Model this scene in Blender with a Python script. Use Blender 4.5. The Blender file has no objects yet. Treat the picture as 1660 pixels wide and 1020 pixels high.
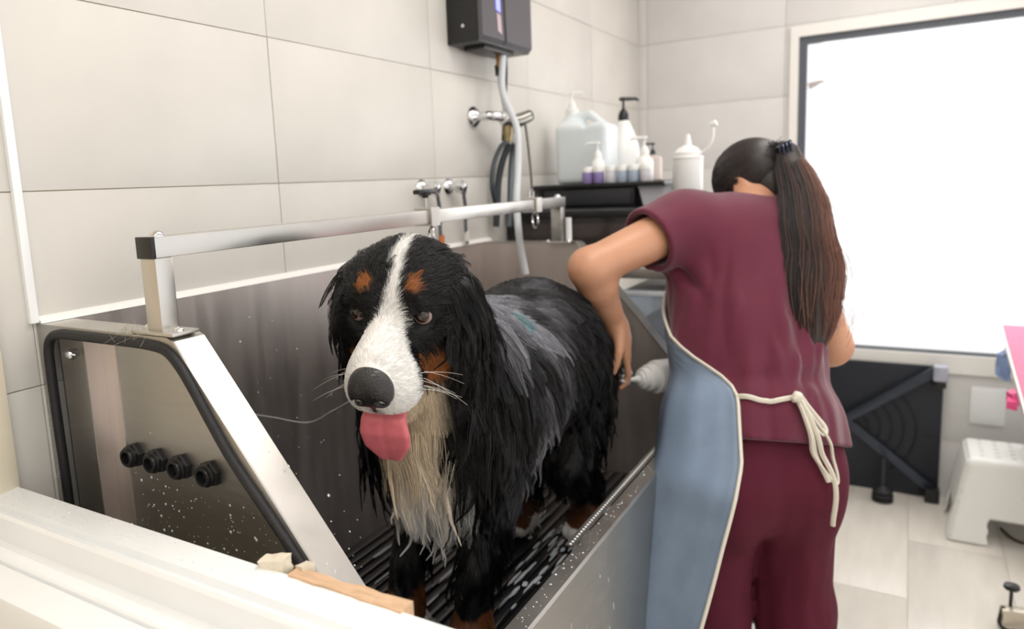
import bpy, bmesh, math, random
import numpy as np
from mathutils import Vector, Matrix, kdtree
random.seed(7)
RNG = np.random.default_rng(11)
sc = bpy.context.scene
COL = sc.collection

# ------------------------------------------------------------------ camera, light, exposure
cam_d = bpy.data.cameras.new('camera')
cam = bpy.data.objects.new('camera', cam_d)
COL.objects.link(cam)
Rr, Ru, Rf = ((0.5224609560, -0.8514012069, -0.0463738536), (0.1506639956, 0.0386499430, 0.9878292071),
              (0.8392466326, 0.5230890620, -0.1484685938))
EYE = (0.0, 0.0, 1.4415)
cam.matrix_world = Matrix(((Rr[0], Ru[0], -Rf[0], EYE[0]), (Rr[1], Ru[1], -Rf[1], EYE[1]),
                           (Rr[2], Ru[2], -Rf[2], EYE[2]), (0, 0, 0, 1)))
cam_d.sensor_width = 36.0
cam_d.lens = 25.739
cam_d.shift_x = 0.05667
cam_d.shift_y = -0.01969
cam_d.clip_start = 0.02
cam_d.dof.use_dof = True
cam_d.dof.focus_distance = 1.06
cam_d.dof.aperture_fstop = 3.3
sc.camera = cam

world = bpy.data.worlds.new('overcast_sky')
sc.world = world
world.use_nodes = True
wn = world.node_tree
bg = wn.nodes['Background']
bg.inputs['Color'].default_value = (1.0, 1.0, 1.0, 1)
bg.inputs['Strength'].default_value = 1.0

def area(name, loc, rot, sx, sy, power, color=(1, 1, 1)):
    d = bpy.data.lights.new(name, 'AREA')
    d.shape = 'RECTANGLE'; d.size = sx; d.size_y = sy; d.energy = power; d.color = color
    o = bpy.data.objects.new(name, d); COL.objects.link(o)
    o.location = loc; o.rotation_euler = rot
    return o
area('ceiling_panel_light', (1.15, 0.05, 2.66), (0, 0, 0), 1.2, 0.5, 9, (1, .99, .975))
area('ceiling_panel_light', (2.7, 0.0, 2.66), (0, 0, 0), 1.2, 0.5, 6, (1, .99, .975))
area('ceiling_panel_light', (-.55, -.35, 2.66), (0, 0, 0), 1.2, 0.5, 12, (1, .99, .98))  # unseen lamp added over the viewpoint to brighten dog, sill and end panel
area('daylight_window', (3.72, -0.45, 1.45), (0, math.radians(90), 0), 1.3, 1.6, 12, (1, .99, .98))

sc.view_settings.view_transform = 'Standard'
sc.view_settings.look = 'None'
sc.view_settings.gamma = 1.0
sc.view_settings.use_curve_mapping = False
sc.view_settings.exposure = 0.42
sc.cycles.max_bounces = 10
sc.cycles.transparent_max_bounces = 12
try:
    sc.cycles.use_denoising = True
except Exception:
    pass

# ------------------------------------------------------------------ materials
def lin(c):
    return tuple(((v / 255 / 12.92) if v / 255 <= .04045 else ((v / 255 + .055) / 1.055) ** 2.4) for v in c)

def mat(name, rgb, rough=.5, metal=0., spec=.5, var=0., vscale=6., bump=0., bscale=40., trans=0., coat=0., sss=0.,
        emit=None, estr=0., alpha=1., stretch=None, rvar=0.):
    m = bpy.data.materials.new(name); m.use_nodes = True
    nt = m.node_tree; b = nt.nodes['Principled BSDF']
    c = lin(rgb)
    b.inputs['Base Color'].default_value = (*c, 1)
    b.inputs['Roughness'].default_value = rough
    b.inputs['Metallic'].default_value = metal
    b.inputs['Specular IOR Level'].default_value = spec
    b.inputs['Transmission Weight'].default_value = trans
    b.inputs['Coat Weight'].default_value = coat
    b.inputs['Alpha'].default_value = alpha
    if sss:
        b.inputs['Subsurface Weight'].default_value = sss
        b.inputs['Subsurface Radius'].default_value = (.012, .005, .003)
    if emit:
        b.inputs['Emission Color'].default_value = (*lin(emit), 1)
        b.inputs['Emission Strength'].default_value = estr
    tc = nt.nodes.new('ShaderNodeTexCoord')
    src = tc.outputs['Object']
    if stretch:
        mp = nt.nodes.new('ShaderNodeMapping'); mp.inputs['Scale'].default_value = stretch
        nt.links.new(src, mp.inputs['Vector']); src = mp.outputs['Vector']
    if var or rvar:
        n = nt.nodes.new('ShaderNodeTexNoise'); n.inputs['Scale'].default_value = vscale; n.inputs['Detail'].default_value = 6
        nt.links.new(src, n.inputs['Vector'])
        if var:
            mr = nt.nodes.new('ShaderNodeMapRange')
            mr.inputs['From Min'].default_value = .3; mr.inputs['From Max'].default_value = .7
            mr.inputs['To Min'].default_value = 1 - var; mr.inputs['To Max'].default_value = 1 + var
            nt.links.new(n.outputs['Fac'], mr.inputs['Value'])
            mx = nt.nodes.new('ShaderNodeVectorMath'); mx.operation = 'SCALE'
            mx.inputs[0].default_value = c
            nt.links.new(mr.outputs['Result'], mx.inputs['Scale'])
            nt.links.new(mx.outputs['Vector'], b.inputs['Base Color'])
        if rvar:
            mr2 = nt.nodes.new('ShaderNodeMapRange')
            mr2.inputs['From Min'].default_value = .3; mr2.inputs['From Max'].default_value = .7
            mr2.inputs['To Min'].default_value = max(.02, rough - rvar); mr2.inputs['To Max'].default_value = rough + rvar
            nt.links.new(n.outputs['Fac'], mr2.inputs['Value'])
            nt.links.new(mr2.outputs['Result'], b.inputs['Roughness'])
    if bump:
        n2 = nt.nodes.new('ShaderNodeTexNoise'); n2.inputs['Scale'].default_value = bscale; n2.inputs['Detail'].default_value = 5
        nt.links.new(src, n2.inputs['Vector'])
        bp = nt.nodes.new('ShaderNodeBump'); bp.inputs['Strength'].default_value = bump; bp.inputs['Distance'].default_value = .004
        nt.links.new(n2.outputs['Fac'], bp.inputs['Height'])
        nt.links.new(bp.outputs['Normal'], b.inputs['Normal'])
    return m

M = {}
M['tile'] = mat('glazed_wall_tile', (213, 209, 202), .42, var=.045, vscale=5, bump=.04, bscale=14)
M['tile_grey'] = mat('grey_wall_tile', (222, 221, 219), .42, var=.04, vscale=5, bump=.04, bscale=14)
M['grout'] = mat('tile_grout', (212, 196, 174), .9, var=.1, vscale=20)
M['white_paint'] = mat('white_paint', (240, 238, 233), .45)
M['pvc'] = mat('white_pvc', (247, 249, 250), .28, var=.015, vscale=8)
M['pvc_cream'] = mat('aged_cream_pvc', (224, 214, 192), .4, var=.04, vscale=10)
M['caulk'] = mat('white_caulk', (240, 238, 234), .4, bump=.1, bscale=60)
M['steel'] = mat('brushed_steel', (184, 182, 178), .40, 1, var=.035, vscale=9, rvar=.03, stretch=(1.5, 1.5, 14))
M['steel_x'] = mat('brushed_steel_long', (222, 213, 208), .46, 1, var=.06, vscale=5, rvar=.05, stretch=(6, 6, .7))
M['steel_bright'] = mat('bright_steel', (206, 203, 198), .34, 1, var=.04, vscale=14, rvar=.05)
M['chrome'] = mat('chrome', (225, 226, 228), .07, 1)
M['rubber'] = mat('black_rubber', (24, 24, 27), .55, bump=.2, bscale=150)
M['plastic_black'] = mat('black_plastic', (22, 22, 24), .35)
M['plastic_dark'] = mat('dark_grey_plastic', (44, 45, 50), .4, var=.05)
M['floor'] = mat('floor_tile', (226, 220, 210), .3, var=.06, vscale=4, stretch=(1, 6, 1))
M['grout_floor'] = mat('floor_grout', (208, 198, 182), .9)

# ------------------------------------------------------------------ mesh helpers
def wloc(o):
    v = Vector((0, 0, 0))
    while o is not None:
        v += Vector(o.location); o = o.parent
    return v

def tag(o, label=None, cat=None, group=None, kind=None):
    if label: o['label'] = label
    if cat: o['category'] = cat
    if group: o['group'] = group
    if kind: o['kind'] = kind
    return o

def root(name, loc, label, cat, group=None):
    o = bpy.data.objects.new(name, None); COL.objects.link(o)
    o.empty_display_size = .05
    o.location = loc
    return tag(o, label, cat, group)

class MB:
    """collects world-space geometry, links it as ONE mesh object"""
    def __init__(s): s.v = []; s.f = []
    def add(s, vs, fs):
        n = len(s.v); s.v += [tuple(map(float, q)) for q in vs]; s.f += [tuple(i + n for i in q) for q in fs]; return s
    def box(s, x0, x1, y0, y1, z0, z1, bev=.0):
        if bev <= 0:
            return s.add([(x, y, z) for x in (x0, x1) for y in (y0, y1) for z in (z0, z1)],
                         [(0, 1, 3, 2), (4, 6, 7, 5), (0, 4, 5, 1), (2, 3, 7, 6), (0, 2, 6, 4), (1, 5, 7, 3)])
        bm = bmesh.new(); bmesh.ops.create_cube(bm, size=1)
        for v in bm.verts:
            v.co = Vector(((x0 + x1) / 2 + v.co.x * (x1 - x0), (y0 + y1) / 2 + v.co.y * (y1 - y0), (z0 + z1) / 2 + v.co.z * (z1 - z0)))
        b = min(bev, .49 * min(x1 - x0, y1 - y0, z1 - z0))
        bmesh.ops.bevel(bm, geom=bm.edges[:], offset=b, segments=2, profile=.6, affect='EDGES')
        s.bm(bm); return s
    def bm(s, bm, mtx=None):
        if mtx is not None: bm.transform(mtx)
        bm.verts.index_update()
        s.add([v.co[:] for v in bm.verts], [[v.index for v in f.verts] for f in bm.faces]); bm.free(); return s
    def obox(s, c, ax, hx, hy, hz, bev=0):
        """oriented box; ax = 3x3 columns"""
        bm = bmesh.new(); bmesh.ops.create_cube(bm, size=2)
        for v in bm.verts: v.co = Vector((v.co.x * hx, v.co.y * hy, v.co.z * hz))
        if bev: bmesh.ops.bevel(bm, geom=bm.edges[:], offset=min(bev, .49 * 2 * min(hx, hy, hz)), segments=2, profile=.6, affect='EDGES')
        mt = Matrix([[ax[j][i] for j in range(3)] + [c[i]] for i in range(3)] + [[0, 0, 0, 1]])
        return s.bm(bm, mt)
    def tube(s, pts, r, n=10, caps=True, closed=False, flat=None):
        P = [Vector(p) for p in pts]; m = len(P)
        rs = [r] * m if np.isscalar(r) else list(r)
        T = []
        for i in range(m):
            a = P[(i - 1) % m] if (closed or i > 0) else P[i]
            b = P[(i + 1) % m] if (closed or i < m - 1) else P[i]
            T.append((b - a).normalized())
        up = Vector((0, 0, 1)) if abs(T[0].z) < .9 else Vector((1, 0, 0))
        N = (up - T[0] * up.dot(T[0])).normalized()
        vs = []
        for i in range(m):
            N = (N - T[i] * N.dot(T[i]))
            N = N.normalized() if N.length > 1e-6 else T[i].orthogonal().normalized()
            B = T[i].cross(N)
            for k in range(n):
                a = 2 * math.pi * k / n
                vs.append(P[i] + (N * math.cos(a) + B * math.sin(a) * (flat if flat else 1)) * rs[i])
        fs = []
        for i in range(m if closed else m - 1):
            j = (i + 1) % m
            for k in range(n):
                l = (k + 1) % n
                fs.append((i * n + k, i * n + l, j * n + l, j * n + k))
        if caps and not closed:
            fs.append(tuple(range(n - 1, -1, -1))); fs.append(tuple((m - 1) * n + k for k in range(n)))
        return s.add(vs, fs)
    def lathe(s, c, prof, axis=(0, 0, 1), n=24):
        """prof: list of (radius, height along axis)"""
        A = Vector(axis).normalized(); U = A.orthogonal().normalized(); W = A.cross(U); c = Vector(c)
        vs = []; fs = []
        for r, h in prof:
            for k in range(n):
                a = 2 * math.pi * k / n
                vs.append(c + A * h + (U * math.cos(a) + W * math.sin(a)) * max(r, 1e-5))
        for i in range(len(prof) - 1):
            for k in range(n):
                l = (k + 1) % n
                fs.append((i * n + k, i * n + l, (i + 1) * n + l, (i + 1) * n + k))
        fs.append(tuple(range(n - 1, -1, -1))); fs.append(tuple((len(prof) - 1) * n + k for k in range(n)))
        return s.add(vs, fs)
    def prism(s, poly, lo, hi, plane='yz'):
        """extrude a closed 2-D outline between lo and hi along the missing axis"""
        f = {'yz': lambda p, t: (t, p[0], p[1]), 'xz': lambda p, t: (p[0], t, p[1]), 'xy': lambda p, t: (p[0], p[1], t)}[plane]
        n = len(poly)
        vs = [f(p, lo) for p in poly] + [f(p, hi) for p in poly]
        fs = [tuple(range(n - 1, -1, -1)), tuple(range(n, 2 * n))] + [(i, (i + 1) % n, n + (i + 1) % n, n + i) for i in range(n)]
        return s.add(vs, fs)
    def ring(s, outer, inner, lo, hi):
        """frame between two outlines with equal counts, in the YZ plane, lo..hi along X"""
        n = len(outer)
        vs = [(t, p[0], p[1]) for t in (lo, hi) for q in (outer, inner) for p in q]
        fs = []
        for i in range(n):
            j = (i + 1) % n
            o0, o1, i0, i1 = i, j, n + i, n + j
            fs += [(o0, o1, i1, i0), (2 * n + o0, 2 * n + i0, 2 * n + i1, 2 * n + o1), (o0, 2 * n + o0, 2 * n + o1, o1), (i0, i1, 2 * n + i1, 2 * n + i0)]
        return s.add(vs, fs)
    def build(s, name, m, parent=None, smooth=True, ang=40, fix=True):
        me = bpy.data.meshes.new(name)
        off = wloc(parent) if parent is not None else Vector((0, 0, 0))
        me.from_pydata([(a - off.x, b - off.y, c - off.z) for a, b, c in s.v], [], s.f)
        if fix:
            bm = bmesh.new(); bm.from_mesh(me); bmesh.ops.recalc_face_normals(bm, faces=bm.faces); bm.to_mesh(me); bm.free()
        me.materials.append(m)
        if smooth:
            me.polygons.foreach_set('use_smooth', [True] * len(me.polygons))
            try: me.set_sharp_from_angle(angle=math.radians(ang))
            except Exception: pass
        me.update()
        o = bpy.data.objects.new(name, me); COL.objects.link(o)
        if parent is not None: o.parent = parent
        return o

def rebase(o, p):
    """put a mesh object's origin at world point p"""
    p = Vector(p); o.data.transform(Matrix.Translation(-p)); o.location = p; return o

def spline(pts, n=8, closed=False):
    P = [Vector(p) for p in pts]; m = len(P); out = []
    rng = range(m) if closed else range(m - 1)
    for i in rng:
        p0 = P[(i - 1) % m] if (closed or i > 0) else P[0] * 2 - P[1]
        p1, p2 = P[i], P[(i + 1) % m]
        p3 = P[(i + 2) % m] if (closed or i < m - 2) else P[-1] * 2 - P[-2]
        for k in range(n):
            t = k / n
            out.append(.5 * ((2 * p1) + (p2 - p0) * t + (2 * p0 - 5 * p1 + 4 * p2 - p3) * t * t + (3 * p1 - p0 - 3 * p2 + p3) * t ** 3))
    if not closed: out.append(P[-1])
    return out

def struct(o): o['kind'] = 'structure'; return o

# ------------------------------------------------------------------ signed-distance modelling
def nrm(a):
    a = np.asarray(a, float); return a / np.linalg.norm(a)
def smin(a, b, k):
    if k <= 0: return np.minimum(a, b)
    h = np.maximum(k - np.abs(a - b), 0) / k
    return np.minimum(a, b) - h * h * k * .25
def smax(a, b, k): return -smin(-a, -b, k)
def d_cap(p, a, b, r1, r2):
    a = np.asarray(a, np.float32); ba = np.asarray(b, np.float32) - a; pa = p - a
    t = np.clip((pa @ ba) / max(float(ba @ ba), 1e-9), 0, 1)
    q = pa - t[:, None] * ba
    return np.sqrt((q * q).sum(1)) - (r1 + (r2 - r1) * t)
def d_ell(p, c, r, rot=None):
    """rot rows = local axes in the frame of p"""
    q = p - np.asarray(c, np.float32)
    if rot is not None: q = q @ np.asarray(rot, np.float32).T
    r = np.asarray(r, np.float32)
    k0 = np.sqrt(((q / r) ** 2).sum(1)); k1 = np.sqrt(((q / (r * r)) ** 2).sum(1))
    return k0 * (k0 - 1) / np.maximum(k1, 1e-6)
def d_pline(p, pts, rs):
    d = None
    for i in range(len(pts) - 1):
        e = d_cap(p, pts[i], pts[i + 1], rs[i], rs[i + 1]); d = e if d is None else np.minimum(d, e)
    return d

def sdf_mesh(f, lo, hi, h, coarse=6):
    lo = np.array(lo, np.float32); hi = np.array(hi, np.float32)
    nb = np.ceil((hi - lo) / (h * coarse)).astype(int)
    n = nb * coarse + 1
    g = [lo[i] + h * coarse * (np.arange(nb[i]) + .5) for i in range(3)]
    G = np.stack(np.meshgrid(*g, indexing='ij'), -1).reshape(-1, 3).astype(np.float32)
    dc = f(G)
    act = np.abs(dc) < h * coarse * 1.5
    vol = np.repeat(np.repeat(np.repeat(dc.reshape(nb), coarse, 0), coarse, 1), coarse, 2)
    vol = np.pad(vol, ((0, 1),) * 3, mode='edge').astype(np.float32)
    mask = np.repeat(np.repeat(np.repeat(act.reshape(nb), coarse, 0), coarse, 1), coarse, 2)
    mask = np.pad(mask, ((0, 1),) * 3, mode='edge')
    mm = mask.copy()
    for ax in range(3):
        s = [slice(None)] * 3; t = [slice(None)] * 3; s[ax] = slice(1, None); t[ax] = slice(None, -1)
        mm[tuple(s)] |= mask[tuple(t)]
    idx = np.argwhere(mm)
    vals = np.empty(len(idx), np.float32)
    for i in range(0, len(idx), 400000):
        vals[i:i + 400000] = f((lo + idx[i:i + 400000] * h).astype(np.float32))
    vol[idx[:, 0], idx[:, 1], idx[:, 2]] = vals
    ins = vol < 0
    for ax in range(3):      # keep the volume's border outside
        s = [slice(None)] * 3; s[ax] = 0; ins[tuple(s)] = False; s[ax] = -1; ins[tuple(s)] = False
    c = np.zeros(tuple(n - 1), np.int8)
    for dx in (0, 1):
        for dy in (0, 1):
            for dz in (0, 1):
                c += ins[dx:n[0] - 1 + dx, dy:n[1] - 1 + dy, dz:n[2] - 1 + dz]
    cells = np.argwhere((c > 0) & (c < 8))
    cid = -np.ones(tuple(n - 1), np.int32); cid[cells[:, 0], cells[:, 1], cells[:, 2]] = np.arange(len(cells))
    acc = np.zeros((len(cells), 3), np.float32); cnt = np.zeros(len(cells), np.float32)
    corners = [(a, b, d) for a in (0, 1) for b in (0, 1) for d in (0, 1)]
    cv = np.stack([vol[cells[:, 0] + a, cells[:, 1] + b, cells[:, 2] + d] for a, b, d in corners], 1)
    ci = np.stack([ins[cells[:, 0] + a, cells[:, 1] + b, cells[:, 2] + d] for a, b, d in corners], 1)
    for i in range(8):
        for j in range(i + 1, 8):
            pa, pb = np.array(corners[i]), np.array(corners[j])
            if np.abs(pa - pb).sum() != 1: continue
            m = ci[:, i] != ci[:, j]
            va, vb = cv[m, i], cv[m, j]
            t = np.clip(va / np.where(np.abs(va - vb) < 1e-9, 1e-9, va - vb), 0, 1)
            acc[m] += pa + t[:, None] * (pb - pa); cnt[m] += 1
    V = lo + h * (cells + acc / np.maximum(cnt, 1)[:, None])
    F = []
    for ax in range(3):
        u, v = [(1, 2), (2, 0), (0, 1)][ax]
        s0 = [slice(1, n[k] - 1) for k in range(3)]; s1 = list(s0)
        s0[ax] = slice(0, n[ax] - 1); s1[ax] = slice(1, n[ax])
        A = ins[tuple(s0)]; B = ins[tuple(s1)]
        e = np.argwhere(A != B); off = np.array([1, 1, 1]); off[ax] = 0; e = e + off
        flip = ~A[tuple((e - off).T)]
        q = []
        for du, dv in ((0, 0), (-1, 0), (-1, -1), (0, -1)):
            w = e.copy(); w[:, u] += du; w[:, v] += dv
            q.append(cid[w[:, 0], w[:, 1], w[:, 2]])
        q = np.stack(q, 1); q[flip] = q[flip][:, ::-1]
        F.append(q)
    F = np.concatenate(F)
    F = F[(F >= 0).all(1)]
    a, b, e = V[F[:, 0]], V[F[:, 1]], V[F[:, 2]]
    if np.einsum('ij,ij->i', a - V.mean(0), np.cross(b - V.mean(0), e - V.mean(0))).sum() < 0: F = F[:, ::-1].copy()
    return V.astype(np.float32), F

def np_mesh(name, V, F, m, parent=None, smooth=True):
    off = np.array(wloc(parent)) if parent is not None else np.zeros(3)
    me = bpy.data.meshes.new(name)
    V = (V - off).astype(np.float32)
    k = F.shape[1]
    me.vertices.add(len(V)); me.vertices.foreach_set('co', V.ravel())
    me.loops.add(F.size); me.loops.foreach_set('vertex_index', F.ravel().astype(np.int32))
    me.polygons.add(len(F)); me.polygons.foreach_set('loop_start', np.arange(0, F.size, k, dtype=np.int32))
    me.polygons.foreach_set('loop_total', np.full(len(F), k, np.int32))
    me.update(calc_edges=True); me.validate()
    if smooth: me.polygons.foreach_set('use_smooth', [True] * len(me.polygons))
    me.materials.append(m)
    o = bpy.data.objects.new(name, me); COL.objects.link(o)
    if parent is not None: o.parent = parent
    return o

def smooth_v(V, F, it=2, lam=.5):
    e = np.concatenate([F[:, [0, 1]], F[:, [1, 2]], F[:, [2, 3]], F[:, [3, 0]]])
    e = np.concatenate([e, e[:, ::-1]])
    n = len(V); cnt = np.bincount(e[:, 0], minlength=n)[:, None]
    for _ in range(it):
        s = np.stack([np.bincount(e[:, 0], V[e[:, 1], k], minlength=n) for k in range(3)], 1)
        V = V + lam * (s / np.maximum(cnt, 1) - V)
    return V.astype(np.float32)

def vcolor(o, cols, name='col'):
    a = o.data.color_attributes.new(name, 'FLOAT_COLOR', 'POINT')
    c = np.ones((len(cols), 4), np.float32); c[:, :3] = cols; a.data.foreach_set('color', c.ravel())

def noise3(p, seed=0, oct=3):
    """cheap smooth pseudo-noise in about -1..1"""
    r = np.random.default_rng(seed); out = 0; amp = 1; tot = 0; f = 1.0
    for o in range(oct):
        s = 0
        for k in range(4):
            d = r.normal(size=3); d /= np.linalg.norm(d)
            s = s + np.sin((p @ d) * f * 6.283 + r.uniform(0, 6.283) + 1.3 * np.sin((p @ r.normal(size=3)) * f * 3.1 + r.uniform(0, 6)))
        out = out + amp * s / 4; tot += amp; amp *= .55; f *= 2.1
    return out / tot * 1.6

def hair_curves(name, P, rad, cols, m, parent):
    """P (N,K,3) world points, rad (N,K), cols (N,3): one hair-curves object"""
    N, K, _ = P.shape
    hc = bpy.data.hair_curves.new(name)
    hc.add_curves([K] * N)
    off = np.array(wloc(parent)) if parent is not None else np.zeros(3)
    hc.attributes['position'].data.foreach_set('vector', (P - off).astype(np.float32).ravel())
    a = hc.attributes.get('radius') or hc.attributes.new('radius', 'FLOAT', 'POINT')
    a.data.foreach_set('value', rad.astype(np.float32).ravel())
    c = hc.attributes.new('col', 'FLOAT_COLOR', 'CURVE')
    cc = np.ones((N, 4), np.float32); cc[:, :3] = cols; c.data.foreach_set('color', cc.ravel())
    hc.materials.append(m)
    o = bpy.data.objects.new(name, hc); COL.objects.link(o)
    if parent is not None: o.parent = parent
    o['kind'] = 'stuff'
    return o

def scatter(V, F, dens, n):
    """n surface points with normals; dens(center)->weight per face"""
    T = np.concatenate([F[:, [0, 1, 2]], F[:, [0, 2, 3]]])
    a, b, c = V[T[:, 0]], V[T[:, 1]], V[T[:, 2]]
    nr = np.cross(b - a, c - a); ar = np.linalg.norm(nr, axis=1); nr = nr / np.maximum(ar, 1e-12)[:, None]
    w = ar * dens((a + b + c) / 3, nr); w = w / w.sum()
    i = RNG.choice(len(T), n, p=w)
    u = RNG.random((n, 1)); v = RNG.random((n, 1)); s = u + v > 1; u = np.where(s, 1 - u, u); v = np.where(s, 1 - v, v)
    return (a[i] + u * (b[i] - a[i]) + v * (c[i] - a[i])).astype(np.float64), nr[i].astype(np.float64)

def clump(P, every, amt, power=1.5, seed=0):
    """pull strands towards the nearest guide strand, more at the tip"""
    N, K, _ = P.shape
    gi = np.random.default_rng(seed).choice(N, max(1, N // every), replace=False)
    kd = kdtree.KDTree(len(gi))
    for k, g in enumerate(gi): kd.insert(P[g, 0], k)
    kd.balance()
    near = np.array([gi[kd.find(q)[1]] for q in P[:, 0]])
    t = (np.linspace(0, 1, K) ** power)[None, :, None] * (amt[:, None, None] if not np.isscalar(amt) else amt)
    return P * (1 - t) + P[near] * t, near
#@@SECTION
# ------------------------------------------------------------------ the room
WY, LX, H = 1.15, 3.66, 2.7
def share(protos, key, make):
    if key not in protos: protos[key] = make()
    return protos[key]

def cut(rect, hole):
    a0, a1, b0, b1 = rect; h0, h1, k0, k1 = hole
    if a1 <= h0 or a0 >= h1 or b1 <= k0 or b0 >= k1: return [rect]
    out = []
    if a0 < h0: out.append((a0, h0, b0, b1)); a0 = h0
    if a1 > h1: out.append((h1, a1, b0, b1)); a1 = h1
    if b0 < k0: out.append((a0, a1, b0, k0))
    if b1 > k1: out.append((a0, a1, k1, b1))
    return out

def tile_mesh(w, h, t, m, plane):
    mb = MB()
    g = .0008
    b = .0009
    if plane == 'y': mb.box(g, w - g, -t, 0, g, h - g, b)
    elif plane == 'x': mb.box(-t, 0, g, w - g, g, h - g, b)
    else: mb.box(g, w - g, g, h - g, 0, t, b)
    o = mb.build('tile', m); me = o.data; bpy.data.objects.remove(o); return me

def lay(parent, rects, m, plane, base):
    protos = {}
    off = wloc(parent)
    for a0, a1, b0, b1 in rects:
        if a1 - a0 < .012 or b1 - b0 < .012: continue
        k = (round(a1 - a0, 3), round(b1 - b0, 3))
        me = share(protos, k, lambda: tile_mesh(k[0], k[1], .004, m, plane))
        o = bpy.data.objects.new('tile', me); COL.objects.link(o); o.parent = parent
        j = RNG.uniform(-.0004, .0004)
        p = {'y': (a0, base + j, b0), 'x': (base + j, a0, b0), 'z': (a0, b0, base + j)}[plane]
        o.location = Vector(p) - off

zj = [0.0, .253, .555, .857, 1.159, 1.461, 1.763, 2.065, 2.367, 2.7]
wl = struct(MB().box(-1.6, LX + .1, WY + .004, WY + .1, 0, H).build('wall_left', M['grout']))
xs = [.38, .537, .6055, 1.157, 1.777, 2.397, 3.017, 3.637, LX]
lay(wl, [(xs[i], xs[i + 1], zj[k], zj[k + 1]) for i in range(len(xs) - 1) for k in range(len(zj) - 1)], M['tile'], 'y', WY + .004)

WIN = (-1.35, .437, .60, 2.012)     # Y0,Y1,Z0,Z1 of the window opening
wb = MB()
wb.box(LX, LX + .1, WIN[1], WY + .1, 0, H).box(LX, LX + .1, -2.6, WIN[0], 0, H)
wb.box(LX, LX + .1, WIN[0], WIN[1], 0, WIN[2]).box(LX, LX + .1, WIN[0], WIN[1], WIN[3], H)
we = struct(wb.build('wall_back', M['grout']))
yj = [-2.6, -1.99, -1.37, -.75, -.13, .49, 1.11, WY]
rects = []
for i in range(len(yj) - 1):
    for k in range(len(zj) - 1):
        rects += cut((yj[i], yj[i + 1], zj[k], zj[k + 1]), (WIN[0] - .03, WIN[1] + .03, WIN[2] - .045, WIN[3] + .04))
lay(we, rects, M['tile_grey'], 'x', LX)

struct(MB().box(-1.6, LX + .1, -2.6, WY + .1, -.1, -.004).build('floor', M['grout_floor']))
fl = bpy.data.objects['floor']
rects = []
row = 0; y = WY
while y > -2.3:
    x = .45 - (.45 if row % 2 else 0); 
    while x < LX:
        rects.append((max(x, .45), min(x + .9, LX), y - .3, y)); x += .9
    y -= .3; row += 1
lay(fl, rects, M['floor'], 'z', -.004)
struct(MB().box(-1.6, LX + .1, -2.6, WY + .1, H, H + .1).build('ceiling', M['white_paint']))
for cx_, cy_ in ((1.15, .025), (2.7, 0.0), (-.55, -.35)):
    r = root('ceiling_light', (cx_, cy_, H), 'flat white panel lamp on the ceiling over the %s' % ('view point before the sill, added to brighten the dog' if cx_ < 0 else 'dog bath' if cx_ < 2 else 'storage cabinet'), 'lamp')
    MB().ring([(-.26 + cy_, 2.68), (.26 + cy_, 2.68), (.26 + cy_, 2.7), (-.26 + cy_, 2.7)],
              [(-.25 + cy_, 2.683), (.25 + cy_, 2.683), (.25 + cy_, 2.697), (-.25 + cy_, 2.697)], cx_ - .62, cx_ + .62).build('frame', M['white_paint'], r)
    MB().box(cx_ - .6, cx_ + .6, cy_ - .25, cy_ + .25, 2.672, 2.678).build('diffuser', mat('lamp_diffuser', (255, 250, 240), .6, emit=(255, 246, 232), estr=1.2), r)

struct(MB().box(-1.7, -1.6, -2.6, WY + .1, 0, H).build('wall_behind', M['white_paint']))
# low partition that the view looks over, with its sliding-window sill
struct(MB().box(.402, .535, -1.2, WY, 0, .955).build('wall_front', M['pvc_cream']))
sill = [(.545, .972), (.545, 1.016), (.541, 1.02), (.4975, 1.02), (.4950, 1.010), (.490, 1.0095), (.488, 1.0155), (.4825, 1.0165), (.479, 1.012),
        (.4775, .979), (.470, .9765), (.466, .9795), (.450, .9795), (.4475, .977), (.447, .966), (.4455, .966), (.445, .9735), (.4425, .9755), (.408, .9740), (.402, .971), (.399, .963), (.399, .93), (.41, .93), (.41, .972)]
w1 = struct(MB().prism(sill, -1.2, WY - .004, 'xz').build('window_1', M['pvc'], ang=25))
w1.name = 'window_1'
jm = MB().prism([(.40, WY - .004), (.40, WY - .03), (.43, WY - .034), (.45, WY - .026), (.478, WY - .026), (.485, WY - .034), (.50, WY - .034), (.507, WY - .026), (.53, WY - .024), (.545, WY - .018), (.549, WY - .004)], 1.012, H, 'xy').build('jamb', M['pvc_cream'], w1, ang=25)
wood = MB()
wv = []
for i in range(13):
    y = .415 + i * .155 / 12
    wv += [(.538 + RNG.uniform(-.001, .001), y), (.557 + RNG.uniform(-.003, .003), y)]
fa = []
top = [(x, y, 1.0225 + RNG.uniform(-.0008, .0008)) for x, y in wv]; bot = [(x, y, .99) for x, y in wv]
for i in range(12):
    a, b, c, d = 2 * i, 2 * i + 1, 2 * i + 3, 2 * i + 2
    fa += [(a, b, c, d), (26 + a, 26 + d, 26 + c, 26 + b), (a, 26 + a, 26 + b, b), (c, 26 + c, 26 + d, d), (b, 26 + b, 26 + c, c), (d, 26 + d, 26 + a, a)]
wood.add(top + bot, fa).build('wood_strip', mat('bare_wood', (214, 178, 144), .7, var=.15, vscale=30, bump=.4, bscale=60, stretch=(6, 1, 6)), w1, ang=30)
M['foam_piece'] = mat('old_foam_sealant', (226, 216, 196), .8, var=.08, vscale=40, bump=.5, bscale=80)
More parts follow.
